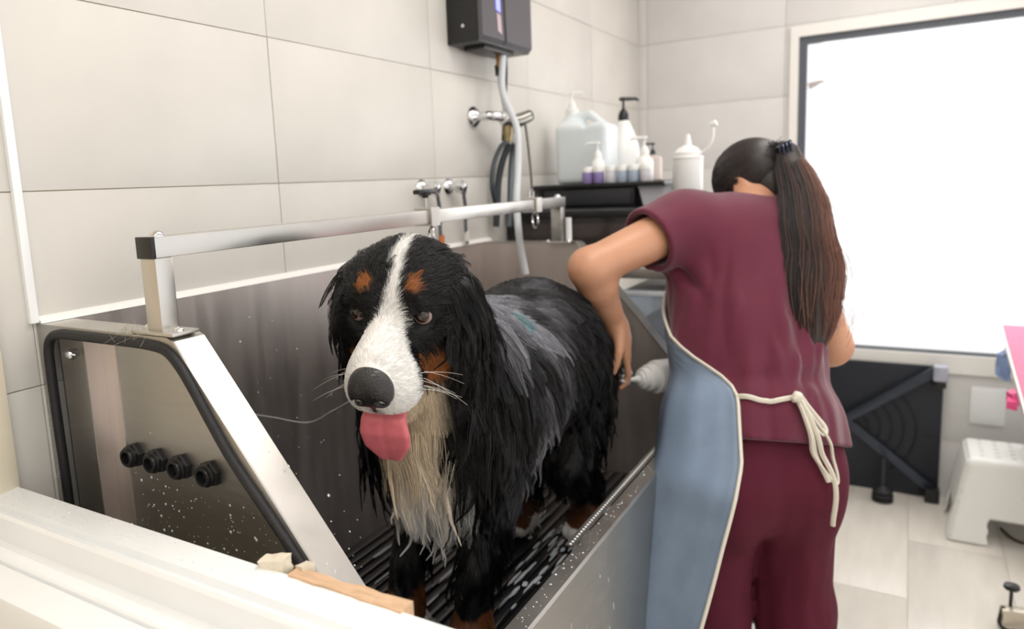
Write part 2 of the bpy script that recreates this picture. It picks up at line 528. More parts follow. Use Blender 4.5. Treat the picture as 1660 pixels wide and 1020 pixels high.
def lump(c, r, seed, n=2):
    bm = bmesh.new(); bmesh.ops.create_icosphere(bm, subdivisions=n, radius=1)
    V = np.array([v.co[:] for v in bm.verts]); d = 1 + .28 * noise3(V * .5, seed, 3)
    for v, s in zip(bm.verts, d): v.co = Vector((c[0] + v.co.x * r[0] * s, c[1] + v.co.y * r[1] * s, c[2] + v.co.z * r[2] * s))
    return bm
def chunk(c, hx, hy, hz, rz, seed):
    bm = bmesh.new(); bmesh.ops.create_cube(bm, size=2)
    bmesh.ops.subdivide_edges(bm, edges=bm.edges[:], cuts=4, use_grid_fill=True)
    V = np.array([v.co[:] for v in bm.verts]); d = noise3(V * .45, seed, 3)
    for v, s in zip(bm.verts, d):
        q = v.co * (1 + .16 * s); x, y = q.x * hx, q.y * hy
        v.co = Vector((c[0] + x * math.cos(rz) - y * math.sin(rz), c[1] + x * math.sin(rz) + y * math.cos(rz), c[2] + q.z * hz * (1 - .25 * q.y)))
    return bm
t = MB(); t.bm(chunk((.549, .600, 1.022), .010, .016, .008, .25, 3))
tag(t.build('sealant_scrap', M['foam_piece']), 'crumpled cream scrap of foam sealant on the back edge of the white sill', 'scrap')
t = MB(); t.bm(chunk((.561, .566, 1.016), .008, .009, .009, -.3, 5))
tag(t.build('sealant_scrap', M['foam_piece']), 'small pale crumb of foam beside the bare wood strip', 'scrap')

# tile edge trim and the sealant line above the bath
struct(MB().box(.5985, .6125, WY - .009, WY + .002, 1.2585, H, .003).build('trim_1', M['pvc']))
struct(MB().prism([(WY, 1.2575), (WY - .013, 1.2575), (WY - .010, 1.262), (WY - .004, 1.2665), (WY, 1.268)], .6125, 2.075).build('trim_2', M['caulk']))

# the far window
w2 = struct(MB().ring([(WIN[0] - .03, WIN[2] - .045), (WIN[1] + .03, WIN[2] - .045), (WIN[1] + .03, WIN[3] + .042), (WIN[0] - .03, WIN[3] + .042)],
                      [(WIN[0] + .004, WIN[2] + .034), (WIN[1] - .004, WIN[2] + .034), (WIN[1] - .004, WIN[3] - .004), (WIN[0] + .004, WIN[3] - .004)], LX - .022, LX + .1).build('window_2', M['white_paint']))
M['win_frame'] = mat('window_frame_grey', (84, 90, 98), .45)
MB().ring([(WIN[0] + .004, WIN[2] + .034), (WIN[1] - .004, WIN[2] + .034), (WIN[1] - .004, WIN[3] - .004), (WIN[0] + .004, WIN[3] - .004)],
          [(WIN[0] + .04, WIN[2] + .044), (WIN[1] - .036, WIN[2] + .044), (WIN[1] - .036, WIN[3] - .036), (WIN[0] + .04, WIN[3] - .036)], LX - .006, LX + .03).build('sash', M['win_frame'], w2)
gl = mat('window_glass', (255, 255, 255), .02, trans=1.0, alpha=.12)
MB().box(LX + .012, LX + .016, WIN[0] + .04, WIN[1] - .036, WIN[2] + .044, WIN[3] - .036).build('pane', gl, w2)
MB().tube([(LX + .05, WIN[1] - .036, 1.81), (LX + .05, WIN[0], 1.80)], .0035, 8).build('blind_rail', mat('blind_rail', (205, 180, 150), .5), w2)
t = MB(); t.prism([(.395, 1.815), (.33, 1.822), (.345, 1.81), (.37, 1.795), (.395, 1.785)], LX + .03, LX + .06); t.build('bracket', mat('bracket_grey', (190, 180, 178), .5), w2)

# switch plate on the wall below the window
r = root('socket_plate', (LX - .005, -.33, .4), 'blank white square cover plate on the wall under the window', 'socket cover')
MB().box(LX - .014, LX - .004, -.375, -.255, .345, .505, .005).build('plate', M['pvc'], r)
MB().box(LX - .0155, LX - .0135, -.362, -.268, .36, .49, .002).build('cover', M['pvc'], r)

# ------------------------------------------------------------------ the dog bath
X0, X1, YB, YF, ZT, ZF, ZB = .61, 2.07, 1.149, .44, 1.257, .80, .40
bath = root('dog_bath', (1.34, .80, 0), 'long stainless steel dog bath with slanted ends against the tiled wall', 'bath')
outl = [(YB, ZT), (.835, ZT), (.823, 1.252), (YF + .006, .806), (YF, .80), (YF, ZB), (YB, ZB)]
def inset_opening():
    o = [(1.117, .47), (1.119, .968), (1.121, 1.085), (1.122, 1.19), (1.119, 1.222), (1.108, 1.238), (1.086, 1.245), (1.047, 1.246), (.938, 1.246), (.879, 1.2455),
         (.837, 1.240), (.812, 1.222), (.79, 1.195), (.762, 1.155), (.724, 1.104), (.664, 1.040), (.607, .976), (.571, .934), (.52, .875), (.48, .81), (.48, .60), (.48, .47)]
    return o
op = inset_opening()
def nearest_on(poly, q):
    best = None
    for i in range(len(poly)):
        a = Vector(poly[i]); b = Vector(poly[(i + 1) % len(poly)]); t = max(0, min(1, (Vector(q) - a).dot(b - a) / (b - a).length_squared))
        c = a + (b - a) * t; d = (c - Vector(q)).length
        if best is None or d < best[0]: best = (d, (c.x, c.y))
    return best[1]
out_m = [nearest_on(outl, q) for q in op]
out_m[0] = (YB, ZB); out_m[4] = (YB, 1.24); out_m[5] = (YB, ZT); out_m[10] = (.835, ZT); out_m[11] = (.823, 1.252)
out_m[18] = (.50, .867); out_m[19] = (YF, .80); out_m[20] = (YF, .6); out_m[21] = (YF, ZB)
MB().ring(out_m, op, X0, X0 + .003).build('end_frame', M['steel'], bath, ang=30)
# top and slanted strips that close the end box
def strip_mesh(xa, xb):
    mb = MB(); th = .003
    path = [(YB, ZT), (.835, ZT), (.823, 1.252), (YF + .006, .806), (YF, .80)]
    low = [(y + (.002 if i > 1 else 0), z - th) for i, (y, z) in enumerate(path)]
    mb.prism(path + low[::-1], xa, xb); return mb
strip_mesh(X0 + .003, X0 + .052).build('top_strip', M['steel_bright'], bath, ang=25)
MB().prism([(YB, ZT - .004), (.837, ZT - .004), (.824, 1.247), (YF + .006, .80), (YF + .003, ZB), (YB, ZB)], X0 + .047, X0 + .05).build('end_panel', M['steel'], bath, ang=25)
MB().prism([(YB, ZT - .004), (.837, ZT - .004), (.824, 1.247), (YF + .006, .80), (YF + .003, ZB), (YB, ZB)], X1 - .05, X1).build('end_panel', M['steel_x'], bath, ang=25)
strip_mesh(X1 - .052, X1 + .002).build('top_strip', M['steel_bright'], bath, ang=25)
MB().box(X0 + .05, X1 - .05, YB - .012, YB, ZB, ZT).build('back_panel', M['steel_x'], bath)
fp = [(YF, .799), (YF + .004, .803), (YF + .032, .8035), (YF + .035, .80), (YF + .035, .56), (YF + .03, .56), (YF + .03, .796), (YF + .005, .796), (YF + .005, .40), (YF, .40)]
mb = MB(); mb.prism(fp, X0 + .004, X1 - .002, 'yz'); mb.build('front_panel', M['steel'], bath, ang=25)
MB().box(X0 + .05, X1 - .05, YF + .03, YB - .01, .555, .57).build('basin_floor', mat('dark_wet_basin', (34, 35, 38), .16, .6, spec=.6), bath)
for xx in (X0 + .06, X1 - .1):
    for yy in (YF + .03, YB - .08):
        MB().box(xx, xx + .04, yy, yy + .04, .02, ZB + .02, .003).lathe((xx + .02, yy + .02, 0), [(.025, 0), (.025, .012), (.012, .02), (.012, .03)]).build('leg', M['steel'], bath)
# rubber edging round the opening
rp = [(X0 - .0015, y, z) for y, z in op]
MB().tube(spline(rp[:-3], 5), .0075, 10).build('rubber_edging', M['rubber'], bath)
# angle iron inside the end box
MB().prism([(X0 + .049, 1.03), (X0 + .049, 1.115), (X0 + .012, 1.115), (X0 + .012, 1.112), (X0 + .046, 1.112), (X0 + .046, 1.03)], .45, 1.235, 'xy').build('angle_iron', M['steel'], bath)
MB().prism([(X0 + .02, 1.062), (X0 + .048, 1.062), (X0 + .048, 1.022), (X0 + .045, 1.022), (X0 + .045, 1.059), (X0 + .02, 1.059)], .45, 1.235, 'xy').build('angle_iron', M['steel_x'], bath)
MB().lathe((X0 + .03, 1.112, 1.205), [(.004, 0), (.009, 0), (.009, .004), (.006, .007), (.003, .007), (.003, .014)], (0, -1, 0)).build('bolt', M['chrome'], bath)
# four cable glands
for y, z in ((1.0, 1.052), (.945, 1.052), (.890, 1.052), (.828, 1.052)):
    g = MB(); c = (X0 + .0475, y, z)
    bmh = []
    A = (-1, 0, 0)
    g.lathe(c, [(.020, 0), (.020, .008), (.0185, .010)], A, 6)
    g_o = g.build('cable_gland', M['rubber'], bath, ang=30)
    gg = MB(); gg.lathe(c, [(.0165, .009), (.0168, .015), (.0150, .016), (.0150, .019), (.0135, .021), (.0095, .021), (.0085, .012)], A, 24)
    gg.build('gland_rim', M['plastic_black'], g_o)
# ruler-like perforated strip along the front rim
MB().box(1.12, 1.66, YF + .036, YF + .052, .802, .8045).build('perforated_strip', M['steel'], bath)
ho = MB()
for i in range(52):
    ho.lathe((1.126 + i * .0103, YF + .044, .8044), [(.0026, 0), (.0024, .0009), (.0012, .0012)], n=8)
ho.build('strip_studs', M['pvc'], bath)['kind'] = 'stuff'

# rubber floor mat
mat_r = root('rubber_mat', (1.34, .8, .571), 'black ribbed rubber mat on the wet floor of the dog bath', 'mat')
MB().box(.69, 1.99, .50, 1.11, .571, .575).build('mat_base', M['rubber'], mat_r)
wet = mat('wet_black_rubber', (20, 21, 24), .18, spec=.6)
pm = MB().box(.69, 1.99, -.005, .005, 0, .007, .002).build('rib', wet).data
bpy.data.objects.remove(bpy.data.objects['rib'])
for i in range(22):
    o = bpy.data.objects.new('rib', pm); COL.objects.link(o); o.parent = mat_r
    o.location = Vector((0, .515 + i * .0278, .575)) - wloc(mat_r)

# grooming rail: square bar on two posts
rail = root('grooming_rail', (1.30, .865, 1.26), 'square steel tether rail on two posts over the dog bath', 'rail')
YR = .868
for px_, nm in ((.632, 'a'), (1.985, 'b')):
    MB().box(px_ - .014, px_ + .014, YR - .016, YR + .016, 1.262, 1.362, .002).build('post', M['steel_bright'] if nm == 'a' else M['steel'], rail)
    bp = MB(); bp.box(px_ - .021, px_ + .024, YR - .045, YR + .045, 1.2575, 1.2625, .002); pl = bp.build('base_plate', M['steel_bright'], rail)
    for s in (-1, 1):
        MB().lathe((px_, YR + s * .032, 1.2622), [(.007, 0), (.0068, .002), (.005, .0045), (.002, .0055)], n=16).build('bolt', M['chrome'], pl)
MB().box(.619, 2.004, YR - .0165, YR + .0165, 1.362, 1.3905, .0015).build('bar', M['steel_bright'], rail)
MB().box(.614, .6205, YR - .0168, YR + .0168, 1.3615, 1.391, .0012).build('end_cap', M['plastic_black'], rail)
MB().box(2.003, 2.009, YR - .0168, YR + .0168, 1.3615, 1.391, .0012).build('end_cap', M['plastic_black'], rail)
for x_ in (.636, 1.985):
    MB().lathe((x_, YR, 1.3905), [(.010, 0), (.0098, .002), (.008, .006), (.004, .0085), (.001, .009)], n=18).build('bolt', M['chrome'], rail)
MB().tube([(1.999, YR - .027, 1.263), (1.999, YR - .027, 1.33)], .009, 12).build('peg', M['pvc'], rail)

def ring_pts(c, r, ax=(1, 0, 0), n=24, sz=1.0):
    A = Vector(ax).normalized(); U = Vector((0, 0, 1)); W = A.cross(U).normalized()
    return [Vector(c) + U * math.cos(2 * math.pi * k / n) * r * sz + W * math.sin(2 * math.pi * k / n) * r for k in range(n)]
def tether(x, label, knob):
    r = root('tether_clamp', (x, YR, 1.391), label, 'clamp', None)
    MB().ring([(YR - .022, 1.357), (YR + .022, 1.357), (YR + .022, 1.396), (YR - .022, 1.396)], [(YR - .0172, 1.3612), (YR + .0172, 1.3612), (YR + .0172, 1.3915), (YR - .0172, 1.3915)], x - .016, x + .016).build('sleeve', M['steel_bright'], r)
    if knob:
        MB().lathe((x - .004, YR, 1.396), [(.004, 0), (.004, .022)], n=10).build('screw', M['steel'], r)
        MB().lathe((x - .004, YR, 1.416), [(.006, 0), (.0075, .004), (.014, .007), (.0145, .012)], n=16).box(x - .038, x + .03, YR - .008, YR + .008, 1.424, 1.434, .003).build('knob', M['plastic_black'], r)
    else:
        MB().tube(ring_pts((x, YR, 1.405), .012, (0, 1, 0)), .002, 8, closed=True).build('top_loop', M['chrome'], r)
    MB().tube(ring_pts((x, YR - .008, 1.335), .019, (.75, -.66, 0), sz=1.1), .0026, 8, closed=True).build('ring', M['chrome'], r)
    return r
tether(1.30, 'steel clamp with black wing knob and hanging ring in mid rail', True)
tether(1.815, 'steel clamp and ring at the far end of the rail, under the steel cable', False)
#@@SECTION
# ------------------------------------------------------------------ plumbing on the tiled wall
def at_wall(x, z, y=WY): return (x, y, z)
r = root('water_heater', (2.03, WY, 1.845), 'black wall-mounted instant water heater with a lit blue display', 'water heater')
hx0, hx1, hz0, hz1 = 1.872, 2.20, 1.838, 2.38
MB().box(hx0, hx1, WY - .104, WY - .001, hz0, hz1, .004).build('casing', M['plastic_black'], r)
fm = mat('heater_front', (92, 90, 96), .28, .35)
fr = [(hx0 + .002, hz0 + .004), (2.012, hz0 + .004), (1.985, hz1), (hx0 + .002, hz1)]
def front(poly, name, m, d=.012, p=r):
    c = Vector((sum(q[0] for q in poly) / 4, sum(q[1] for q in poly) / 4))
    ins = [tuple(Vector(q) + (c - Vector(q)).normalized() * .012) for q in poly]
    v = [(q[0], WY - .104, q[1]) for q in poly] + [(q[0], WY - .104 - d, q[1]) for q in ins]
    return MB().add(v, [(4, 5, 6, 7)] + [(i, (i + 1) % 4, 4 + (i + 1) % 4, 4 + i) for i in range(4)]).build(name, m, p, smooth=False)
front(fr, 'front_panel', fm)
front([(2.022, hz0 + .004), (hx1 - .002, hz0 + .004), (hx1 - .002, hz1), (1.995, hz1)], 'front_panel', fm)
v = [(1.962, 1.935), (1.985, 1.93), (1.975, hz1 - .03), (1.95, hz1 - .03)]
MB().prism(v, WY - .1175, WY - .1155, 'xz').build('display', mat('lit_display', (120, 125, 255), .3, emit=(120, 120, 255), estr=1.6), r)
MB().prism([(1.968, 1.875), (1.992, 1.868), (1.986, 1.922), (1.963, 1.927)], WY - .1175, WY - .1155, 'xz').build('touch_panel', mat('touch_panel', (190, 170, 178), .35), r)
MB().box(1.93, 2.12, WY - .09, WY - .02, hz0 - .012, hz0 + .002, .004).build('bottom_plate', M['plastic_black'], r)
MB().lathe((2.078, WY - .06, hz0), [(.011, -.045), (.011, -.012), (.014, -.012), (.014, 0)], n=12).build('inlet', mat('brass', (190, 140, 80), .3, 1), r)
MB().lathe((2.085, WY - .058, hz0 - .04), [(.016, -.03), (.018, 0), (.012, .004)], n=12).build('collar', M['plastic_black'], r)
MB().lathe((hx0, WY - .055, 1.885), [(.006, -.0005), (.005, .002), (.002, .003)], (-1, 0, 0), 12).build('screw', M['chrome'], r)

def hose(name, label, pts, rad, m, cat='hose', n=10, dens=10):
    o = MB().tube(spline(pts, dens), rad, n).build(name, m)
    rebase(o, pts[-1]); return tag(o, label, cat)
M['hose_white'] = mat('pale_hose', (208, 212, 216), .35)
M['hose_grey'] = mat('braided_hose', (120, 126, 132), .32, .7, bump=.5, bscale=300)
M['hose_dark'] = mat('dark_hose', (52, 58, 64), .35)
hose('shower_hose', 'pale grey shower hose hanging from the heater down into the bath', [(2.072, 1.075, 1.824), (2.055, 1.07, 1.713), (2.064, 1.03, 1.599), (2.002, 1.0, 1.485), (1.925, .97, 1.378), (1.886, .945, 1.273), (1.888, .93, 1.176)], .0105, M['hose_white'])
hose('inlet_hose', 'pale water pipe from heater inlet to the mixer tap', [(2.082, 1.09, 1.775), (2.082, 1.09, 1.74), (2.10, 1.09, 1.69), (2.12, 1.085, 1.62), (2.165, 1.085, 1.56), (2.185, 1.085, 1.535)], .0095, M['hose_white'])
hose('power_cable', 'thin black power cable dropping from the right of the heater', [(2.14, 1.10, 1.84), (2.14, 1.10, 1.78), (2.115, 1.095, 1.69), (2.10, 1.095, 1.63), (2.10, 1.10, 1.57)], .0045, M['plastic_black'], 'cable')
r = root('mixer_tap', (2.03, WY, 1.635), 'chrome mixer tap on the tiled wall beneath the heater', 'tap')
MB().lathe((2.0, WY, 1.643), [(.034, 0), (.034, .004), (.030, .012), (.018, .022), (.013, .026), (.013, .05)], (0, -1, 0)).build('flange', M['chrome'], r)
MB().tube([(2.0, WY - .03, 1.643), (2.0, WY - .055, 1.643), (2.02, WY - .07, 1.641), (2.05, WY - .075, 1.638)], [.012, .014, .014, .013], 14).build('elbow', M['chrome'], r)
MB().lathe((2.075, WY - .078, 1.638), [(.004, -.028), (.018, -.024), (.026, -.010), (.028, .004), (.024, .018), (.012, .026), (.003, .028)], (1, 0, 0)).build('cartridge', M['chrome'], r)
MB().tube([(2.08, WY - .085, 1.625), (2.12, WY - .095, 1.63), (2.165, WY - .11, 1.645)], [.020, .022, .019], 16).build('handle', mat('dull_chrome', (150, 148, 142), .25, 1), r)
MB().lathe((2.165, WY - .11, 1.645), [(.019, 0), (.018, .008), (.012, .012)], (.9, -.3, .25), 16).build('handle_cap', M['plastic_dark'], r)
MB().lathe((2.08, WY - .078, 1.615), [(.012, -.05), (.012, -.03), (.016, -.03), (.016, 0)], n=14).build('outlet', mat('worn_brass', (150, 135, 100), .3, 1), r)
MB().lathe((2.125, WY - .078, 1.60), [(.010, -.04), (.017, -.03), (.019, -.015), (.014, 0)], n=14).build('outlet_nut', M['pvc'], r)
hose('loop_hose', 'dark braided hose looping down beside the shower hose under the mixer', [(2.08, 1.072, 1.566), (2.05, 1.08, 1.55), (2.01, 1.085, 1.50), (1.99, 1.085, 1.44), (2.005, 1.085, 1.385), (2.035, 1.09, 1.35)], .008, M['hose_dark'])
hose('riser_hose', 'grey braided hose behind the pale shower hose, below the mixer', [(2.125, 1.072, 1.562), (2.135, 1.085, 1.52), (2.13, 1.09, 1.45), (2.12, 1.09, 1.38), (2.12, 1.10, 1.30)], .012, M['hose_grey'])
hose('tail_hose', 'dark hose nearest the wall, running down beside the braided grey one', [(2.105, 1.08, 1.56), (2.095, 1.10, 1.51), (2.09, 1.115, 1.45), (2.085, 1.12, 1.38), (2.08, 1.125, 1.30)], .011, M['hose_dark'])
hose('tether_cable', 'thin steel cable running from the mixer down to the far rail clamp', [(2.14, 1.04, 1.625), (2.05, .99, 1.565), (1.92, .92, 1.475), (1.817, .868, 1.415)], .0035, mat('steel_cable', (96, 92, 90), .35, .8, bump=.6, bscale=400), 'cable')
for k, (x, dx) in enumerate(((1.70, 'left-hand'), (1.842, 'right-hand'))):
    r = root('angle_valve', (x, WY, 1.43), '%s chrome angle valve on the tiles behind the rail, %s' % (dx, 'partly behind the black knob' if k == 0 else 'nearer the heater pipes'), 'valve', None)
    MB().lathe((x, WY, 1.435), [(.026, 0), (.025, .004), (.014, .012), (.010, .014), (.010, .04)], (0, -1, 0), 20).build('flange', M['chrome'], r)
    MB().lathe((x, WY - .035, 1.435), [(.012, -.01), (.019, -.006), (.020, .010), (.016, .020), (.006, .024)], (0, -1, 0), 16).build('handle', M['chrome'], r)
    MB().tube([(x, WY - .03, 1.435), (x + .02, WY - .03, 1.43), (x + .035, WY - .03, 1.415)], [.009, .010, .010], 12).build('spout', M['chrome'], r)
    hose('supply_hose', 'thin braided supply hose with %s ferrule below the %s angle valve' % (('orange', 'left') if k == 0 else ('white', 'right')), [(x + .035, WY - .03, 1.413), (x + .05, WY - .025, 1.37), (x + .055, WY - .02, 1.31), (x + .06, WY - .02, 1.262)], .0055, M['hose_grey'])
    MB().lathe((x + .06, WY - .02, 1.2705), [(.009, 0), (.009, .028), (.006, .03)], n=12).build('ferrule', mat('ferrule_orange' if k == 0 else 'ferrule_white', (205, 120, 70) if k == 0 else (225, 220, 212), .5), bpy.data.objects['supply_hose' if k == 0 else 'supply_hose.001'])

# ------------------------------------------------------------------ black cabinet, tray and bottles behind the bath
cab = root('storage_cabinet', (2.48, .80, 0), 'glossy black storage cabinet in the corner behind the dog bath', 'cabinet')
pb = mat('cabinet_black', (30, 29, 30), .22, var=.1)
CX0, CX1, CY0, CY1 = 2.19, 2.80, .42, 1.14
MB().box(CX0, CX1, CY0, CY1, 1.165, 1.325, .006).build('top_box', pb, cab)
MB().box(CX0 - .008, CX1, CY0 - .008, CY1 + .004, 1.318, 1.342, .006).build('lid', M['plastic_black'], cab)
MB().box(CX0 - .005, CX0 + .004, CY0 + .03, CY1 - .05, 1.185, 1.30, .003).build('front_panel', mat('smoked_panel', (58, 50, 47), .2), cab)
MB().box(CX0, CX1, CY1 - .02, CY1, .03, 1.17).build('side_panel', pb, cab)
for x_ in (CX0, CX1 - .035):
    MB().box(x_, x_ + .035, CY0, CY0 + .03, .03, 1.17).build('post', pb, cab)
MB().box(CX0, CX1 - .02, CY0 + .02, CY1 - .02, .86, .885).build('shelf', mat('shelf_grey', (150, 146, 140), .5), cab)
MB().box(CX0, CX1 - .02, CY0 + .02, CY1 - .02, .40, .42).build('shelf', pb, cab)
MB().box(CX0 - .012, CX0 + .006, CY0, CY1, 1.130, 1.160, .004).build('front_rail', mat('rail_grey', (150, 147, 142), .35, .6), cab)
for x_ in (CX0 + .01, CX1 - .05):
    for y_ in (CY0 + .01, CY1 - .05):
        MB().box(x_, x_ + .04, y_, y_ + .04, 0, .035).build('leg', pb, cab)
clear = mat('clear_plastic', (225, 232, 240), .12, trans=.75, spec=.5)
lidm = mat('box_lid', (216, 220, 226), .3)
def clear_box(y0, y1, z0, z1, x0, lab, inner, irgb):
    r = root('storage_box', ((x0 + .15), (y0 + y1) / 2, z0), lab, 'storage box')
    mb = MB(); w = .003
    mb.box(x0, x0 + w, y0, y1, z0, z1).box(x0 + .3 - w, x0 + .3, y0, y1, z0, z1).box(x0, x0 + .3, y0, y0 + w, z0, z1).box(x0, x0 + .3, y1 - w, y1, z0, z1).box(x0, x0 + .3, y0, y1, z0, z0 + w)
    mb.build('body', clear, r)
    MB().box(x0 - .008, x0 + .308, y0 - .008, y1 + .008, z1, z1 + .016, .005).build('lid', lidm, r)
    MB().box(x0 + .03, x0 + .26, y0 + .03, y1 - .04, z0 + .004, z0 + (z1 - z0) * inner, .02).build('contents', mat('box_contents', irgb, .7, var=.3, vscale=14), r)
clear_box(.595, .74, .886, 1.075, 2.195, 'clear plastic box with dark blue contents beside the slanted far end of the bath', .62, (176, 188, 210))
clear_box(.447, .575, .886, 1.07, 2.20, 'clear plastic box with pale contents beside the burgundy sleeve of the woman', .8, (232, 232, 234))
# a crumpled clear bag on the boxes
bg_ = MB(); bg_.bm(chunk((2.27, .535, 1.109), .05, .07, .02, .4, 12))
tag(rebase(bg_.build('plastic_bag', mat('crumpled_bag', (236, 232, 226), .16, trans=.25, bump=.9, bscale=26)), (2.27, .535, 1.088)), 'crumpled clear plastic bag lying on the lid of the pale storage box', 'bag')

tray = root('bottle_tray', (2.55, .90, 1.342), 'black raised tray with a drawer on top of the cabinet, holding the bottles', 'tray')
TX0 = 2.40
MB().box(TX0, 2.76, .675, 1.145, 1.408, 1.422, .004).build('tray_top', M['plastic_black'], tray)
MB().box(TX0 + .02, 2.74, .78, 1.115, 1.343, 1.409, .004).build('drawer', M['plastic_black'], tray)
MB().box(TX0 + .012, TX0 + .022, .79, 1.105, 1.35, 1.402, .003).build('drawer_front', M['plastic_dark'], tray)
for y_ in (.685, 1.125):
    MB().box(2.70, 2.73, y_, y_ + .015, 1.342, 1.41).build('leg', M['plastic_black'], tray)
MB().box(TX0 + .3, TX0 + .33, .685, .70, 1.342, 1.41).build('leg', M['plastic_black'], tray)
wt = mat('translucent_tub', (226, 226, 234), .35, sss=.1)
r = root('plastic_tub', (2.5, .715, 1.342), 'small white plastic tub under the right edge of the bottle tray', 'tub')
v = []
for z, s in ((1.343, .82), (1.400, 1.0), (1.404, 1.06), (1.407, 1.06)):
    v.append([(2.5 + .07 * s * a, .706 + .062 * s * b, z) for a, b in ((-1, -1), (1, -1), (1, 1), (-1, 1))])
mb = MB(); mb.add(sum(v, []), [(0, 3, 2, 1)] + [(4 * k + i, 4 * k + (i + 1) % 4, 4 * k + 4 + (i + 1) % 4, 4 * k + 4 + i) for k in range(3) for i in range(4)] + [(12, 13, 14, 15)])
mb.build('body', wt, r, smooth=False)

TZ = 1.4222
white_b = mat('white_bottle', (244, 244, 242), .3, sss=.05)
blue_b = mat('pale_blue_jug', (228, 235, 238), .3, sss=.1)
def pump(r, x, y, z, m, s=1.0, ang=0.0, nm='pump'):
    d = Vector((math.cos(ang), math.sin(ang), 0))
    mb = MB()
    mb.lathe((x, y, z), [(.017 * s, 0), (.017 * s, .016 * s), (.013 * s, .028 * s), (.007 * s, .036 * s), (.004 * s, .04 * s), (.004 * s, .062 * s), (.009 * s, .063 * s), (.009 * s, .072 * s), (.004 * s, .074 * s)], n=16)
    p = Vector((x, y, z + .068 * s))
    mb.tube([p - d * .012 * s, p + d * .02 * s, p + d * .042 * s, p + d * .05 * s - Vector((0, 0, .006 * s))], [.006 * s, .006 * s, .005 * s, .004 * s], 8)
    mb.build(nm, m, r)
# big 5-litre jug with a moulded handle
jx, jy = 2.565, 1.0
r = root('shampoo_jug', (jx, jy, TZ), 'large pale blue plastic jug with moulded handle and white pump', 'jug')
def jug_sdf(p):
    q = p - np.array([jx, jy, TZ], np.float32)
    a = np.abs(q - np.array([0, 0, .105], np.float32)) - np.array([.065, .098, .105], np.float32) + .018
    body = np.sqrt((np.maximum(a, 0) ** 2).sum(1)) + np.minimum(a.max(1), 0) - .018
    top = d_cap(q, (0, .055, .19), (0, .055, .255), .04, .022)
    hd = d_pline(q, [(0, .05, .235), (0, -.015, .245), (0, -.062, .205), (0, -.085, .165)], [.018, .016, .016, .02])
    d = smin(smin(body, top, .05), hd, .012)
    return smax(d, -d_cap(q, (-.1, -.012, .212), (.1, -.030, .205), .013, .012), .008)
V, F = sdf_mesh(jug_sdf, (jx - .08, jy - .115, TZ - .006), (jx + .08, jy + .115, TZ + .30), .005)
V[:, 2] = np.maximum(V[:, 2], TZ + .0004)
np_mesh('body', smooth_v(V, F, 2), F, blue_b, r)
MB().lathe((jx, jy + .055, TZ + .25), [(.024, 0), (.024, .018), (.018, .022)], n=20).build('cap', white_b, r)
pump(r, jx, jy + .055, TZ + .268, white_b, .85, -1.2)
# white bottle with black pump
bx, by = 2.69, .905
r = root('pump_bottle', (bx, by, TZ), 'tall white bottle with sloping shoulders and a black pump', 'bottle')
MB().lathe((bx, by, TZ), [(.05, 0), (.058, .006), (.058, .10), (.055, .125), (.040, .175), (.022, .215), (.018, .225)], n=28).build('body', white_b, r)
pump(r, bx, by, TZ + .222, M['plastic_black'], 1.15, -.9)
# small pump bottles
for (x, y, hgt, rad, s, lab) in ((2.47, .925, .085, .0245, .8, 'small white pump bottle standing in front of the pale blue jug'),
                                 (2.476, .762, .085, .030, .9, 'squat white bottle with a wide white pump at the right of the tray')):
    r = root('pump_bottle', (x, y, TZ), lab, 'bottle')
    MB().lathe((x, y, TZ), [(rad * .9, 0), (rad, .004), (rad, hgt * .75), (rad * .8, hgt * .9), (.013, hgt)], n=20).build('body', white_b, r)
    pump(r, x, y, TZ + hgt - .002, white_b, s, 1.9)
# trays of small jars with pale and purple contents
jl = mat('jar_label_purple', (150, 132, 188), .5); jb = mat('jar_label_blue', (176, 190, 208), .5); jw = mat('jar_label_white', (222, 220, 226), .5)
for k, (y, m_, lab) in enumerate(((.945, jl, 'white-lidded jar with purple label, leftmost of the row at the tray front'), (.905, jl, 'white-lidded jar with purple label, second in the row at the tray front'),
                          (.862, jw, 'white-lidded jar with white label in the middle of the tray-front row'), (.822, jb, 'white-lidded jar with bluish label, fourth in the row at the tray front'),
                          (.783, jb, 'white-lidded jar with bluish label below the squat pump bottle'), (.742, jw, 'white-lidded jar with white label nearest the squeeze bottle'))):
    r = root('jar', (2.42, y, TZ), lab, 'jar', 'row of small jars along the front of the bottle tray')
    MB().lathe((2.424, y, TZ), [(.016, 0), (.0185, .003), (.0185, .036), (.017, .04)], n=18).build('body', m_, r)
    MB().lathe((2.424, y, TZ + .038), [(.0195, 0), (.0195, .017), (.018, .019)], n=18).build('lid', white_b, r)
r = root('pump_bottle', (2.70, .80, TZ), 'little clear bottle with a black pump at the back of the tray', 'bottle')
MB().lathe((2.70, .80, TZ), [(.03, 0), (.034, .004), (.034, .075), (.030, .085), (.012, .093)], n=20).build('body', mat('pinkish_clear', (228, 214, 206), .2, trans=.3), r)
pump(r, 2.70, .80, TZ + .09, M['plastic_black'], .62, 2.2)
